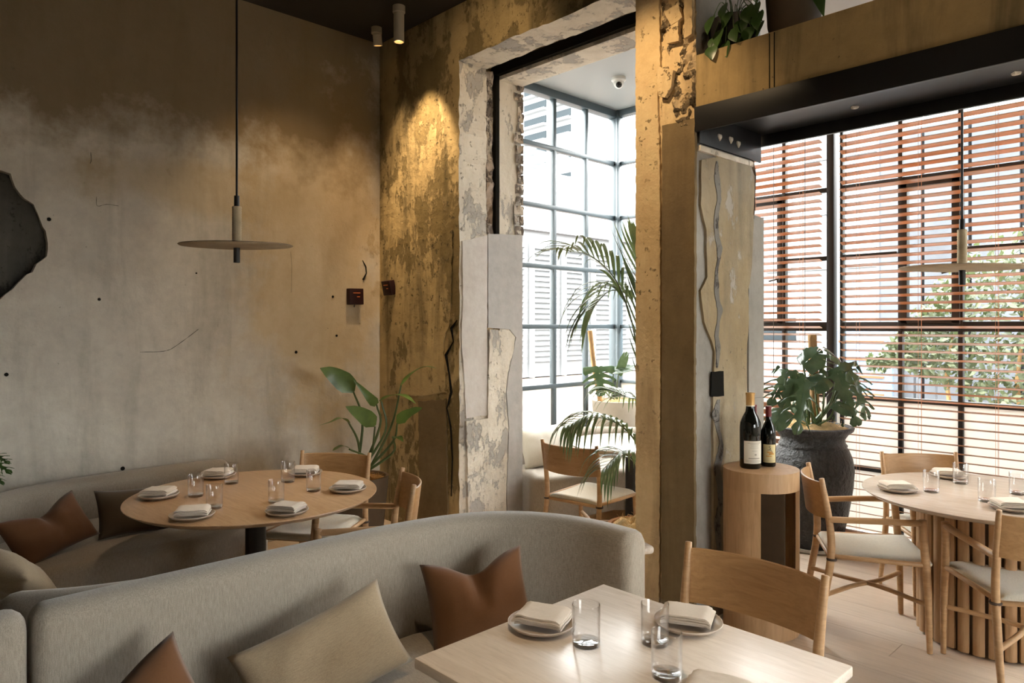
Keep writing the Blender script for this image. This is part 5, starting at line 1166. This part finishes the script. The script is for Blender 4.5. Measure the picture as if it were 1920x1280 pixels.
# --- leaves poking in at the left edge
LP = at_x(-38, 900, -4.55); LP.z = 0
t = thing('dark_leaf_plant', 'dark leaf tips poking in at the left picture edge above the banquette', 'potted plant', (LP.x - 0.1, LP.y, 0)); bpy.context.view_layer.update(); inv = t.matrix_world.inverted(); t.location.z = 0
LD = LP.x * FWD.x + LP.y * FWD.y; LQ = Vector((LP.x - 0.1, LP.y, 0.67)); 
bm = bmesh.new(); lathe(bm, [(0.0001, 0.67), (0.04, 0.67), (0.055, 0.76), (0.05, 0.76), (0.0001, 0.74)], 20); obj('pot', bm, M['pot_dark'], t)
for (b, p, w) in (((-25, 858), (18, 880), 0.045), ((-20, 850), (14, 862), 0.04), ((-20, 878), (5, 903), 0.03)):
    stem(t, [LQ + Vector((0, 0, 0.07)), at_d(b[0] - 10, b[1] - 5, LD), at_d(*b, LD)], 0.004, 0.003); mleaf(t, at_d(*b, LD), at_d(*p, LD - 0.05), Vector((0.5, -0.3, 0.8)), w, 'leaf_dark', 0.2, 5, True)
# --- pots on top of the beam
ZB = Z_BEAM
pc = at_y(1480, 30, 3.45)
t = thing('beam_pot', 'large dark brown round pot with a leafy plant standing on the concrete beam', 'potted plant', (pc.x, 3.50, ZB)); bpy.context.view_layer.update(); inv = t.matrix_world.inverted()
bm = bmesh.new(); lathe(bm, [(0.0001, 0), (0.10, 0), (0.125, 0.10), (0.135, 0.26), (0.125, 0.26), (0.115, 0.23), (0.0001, 0.23)], 36); obj('pot', bm, M['pot_dark'], t)
for k, (dx, dz) in enumerate(((0.13, -0.02), (0.16, 0.10), (-0.12, 0.12), (-0.02, 0.2), (0.08, 0.2), (-0.16, 0.0))):
    bm = bmesh.new(); a = Vector((0, -0.02, 0.24)); b = Vector((dx, -0.06, 0.24 + dz)); blade(bm, [a, (a + b) / 2 + Vector((0, 0, 0.05)), b, b + Vector((dx * 0.4, -0.02, -0.16))], [0.01, 0.02, 0.045, 0.04, 0.002], Vector((0, -0.3, 1)), 0.2, 4); obj('leaf', bm, M['leaf_dark'], t, sharp=3)
pc = at_y(1378, 60, 3.45)
t = thing('trailing_plant', 'dark trailing heart-leaf plant in a black bowl on the concrete beam beside the pillar', 'potted plant', (pc.x, 3.45, ZB)); bpy.context.view_layer.update(); inv = t.matrix_world.inverted()
bm = bmesh.new(); lathe(bm, [(0.0001, 0), (0.09, 0), (0.125, 0.08), (0.13, 0.19), (0.12, 0.19), (0.11, 0.16), (0.0001, 0.16)], 32); obj('pot', bm, M['black_metal'], t)
rnd = random.Random(4)
leafpx = [(1338, 30, 0.10), (1352, 55, 0.10), (1370, 22, 0.09), (1388, 38, 0.09), (1402, 12, 0.10), (1424, 22, 0.10), (1430, 40, 0.08), (1345, 70, 0.09), (1333, 88, 0.08), (1360, 80, 0.09), (1408, 50, 0.09), (1395, 68, 0.08), (1376, 52, 0.09), (1344, 98, 0.06), (1420, 6, 0.09), (1360, 8, 0.09)]
for k, (px, py, s) in enumerate(leafpx):
    c = at_y(px, py, 3.27 + 0.02 * (k % 4)); c2 = inv @ c; a = Vector((0, 0, 0.17)); out = (c2 - a); h = (a + c2) / 2 + Vector((0, -0.02, 0.09)) 
    bm = bmesh.new(); tube(bm, crom([a, h, c2], 4), 0.0022, 5); obj('stem', bm, M['stem'], t)
    bm = bmesh.new(); pothos_leaf(bm, c2, Vector((rnd.uniform(-0.4, 0.4), -0.25, -1)), Vector((rnd.uniform(-0.5, 0.3), -1, 0.5)).normalized(), s); obj('leaf', bm, M['leaf_dark'], t, sharp=3)
bpy.context.view_layer.update()
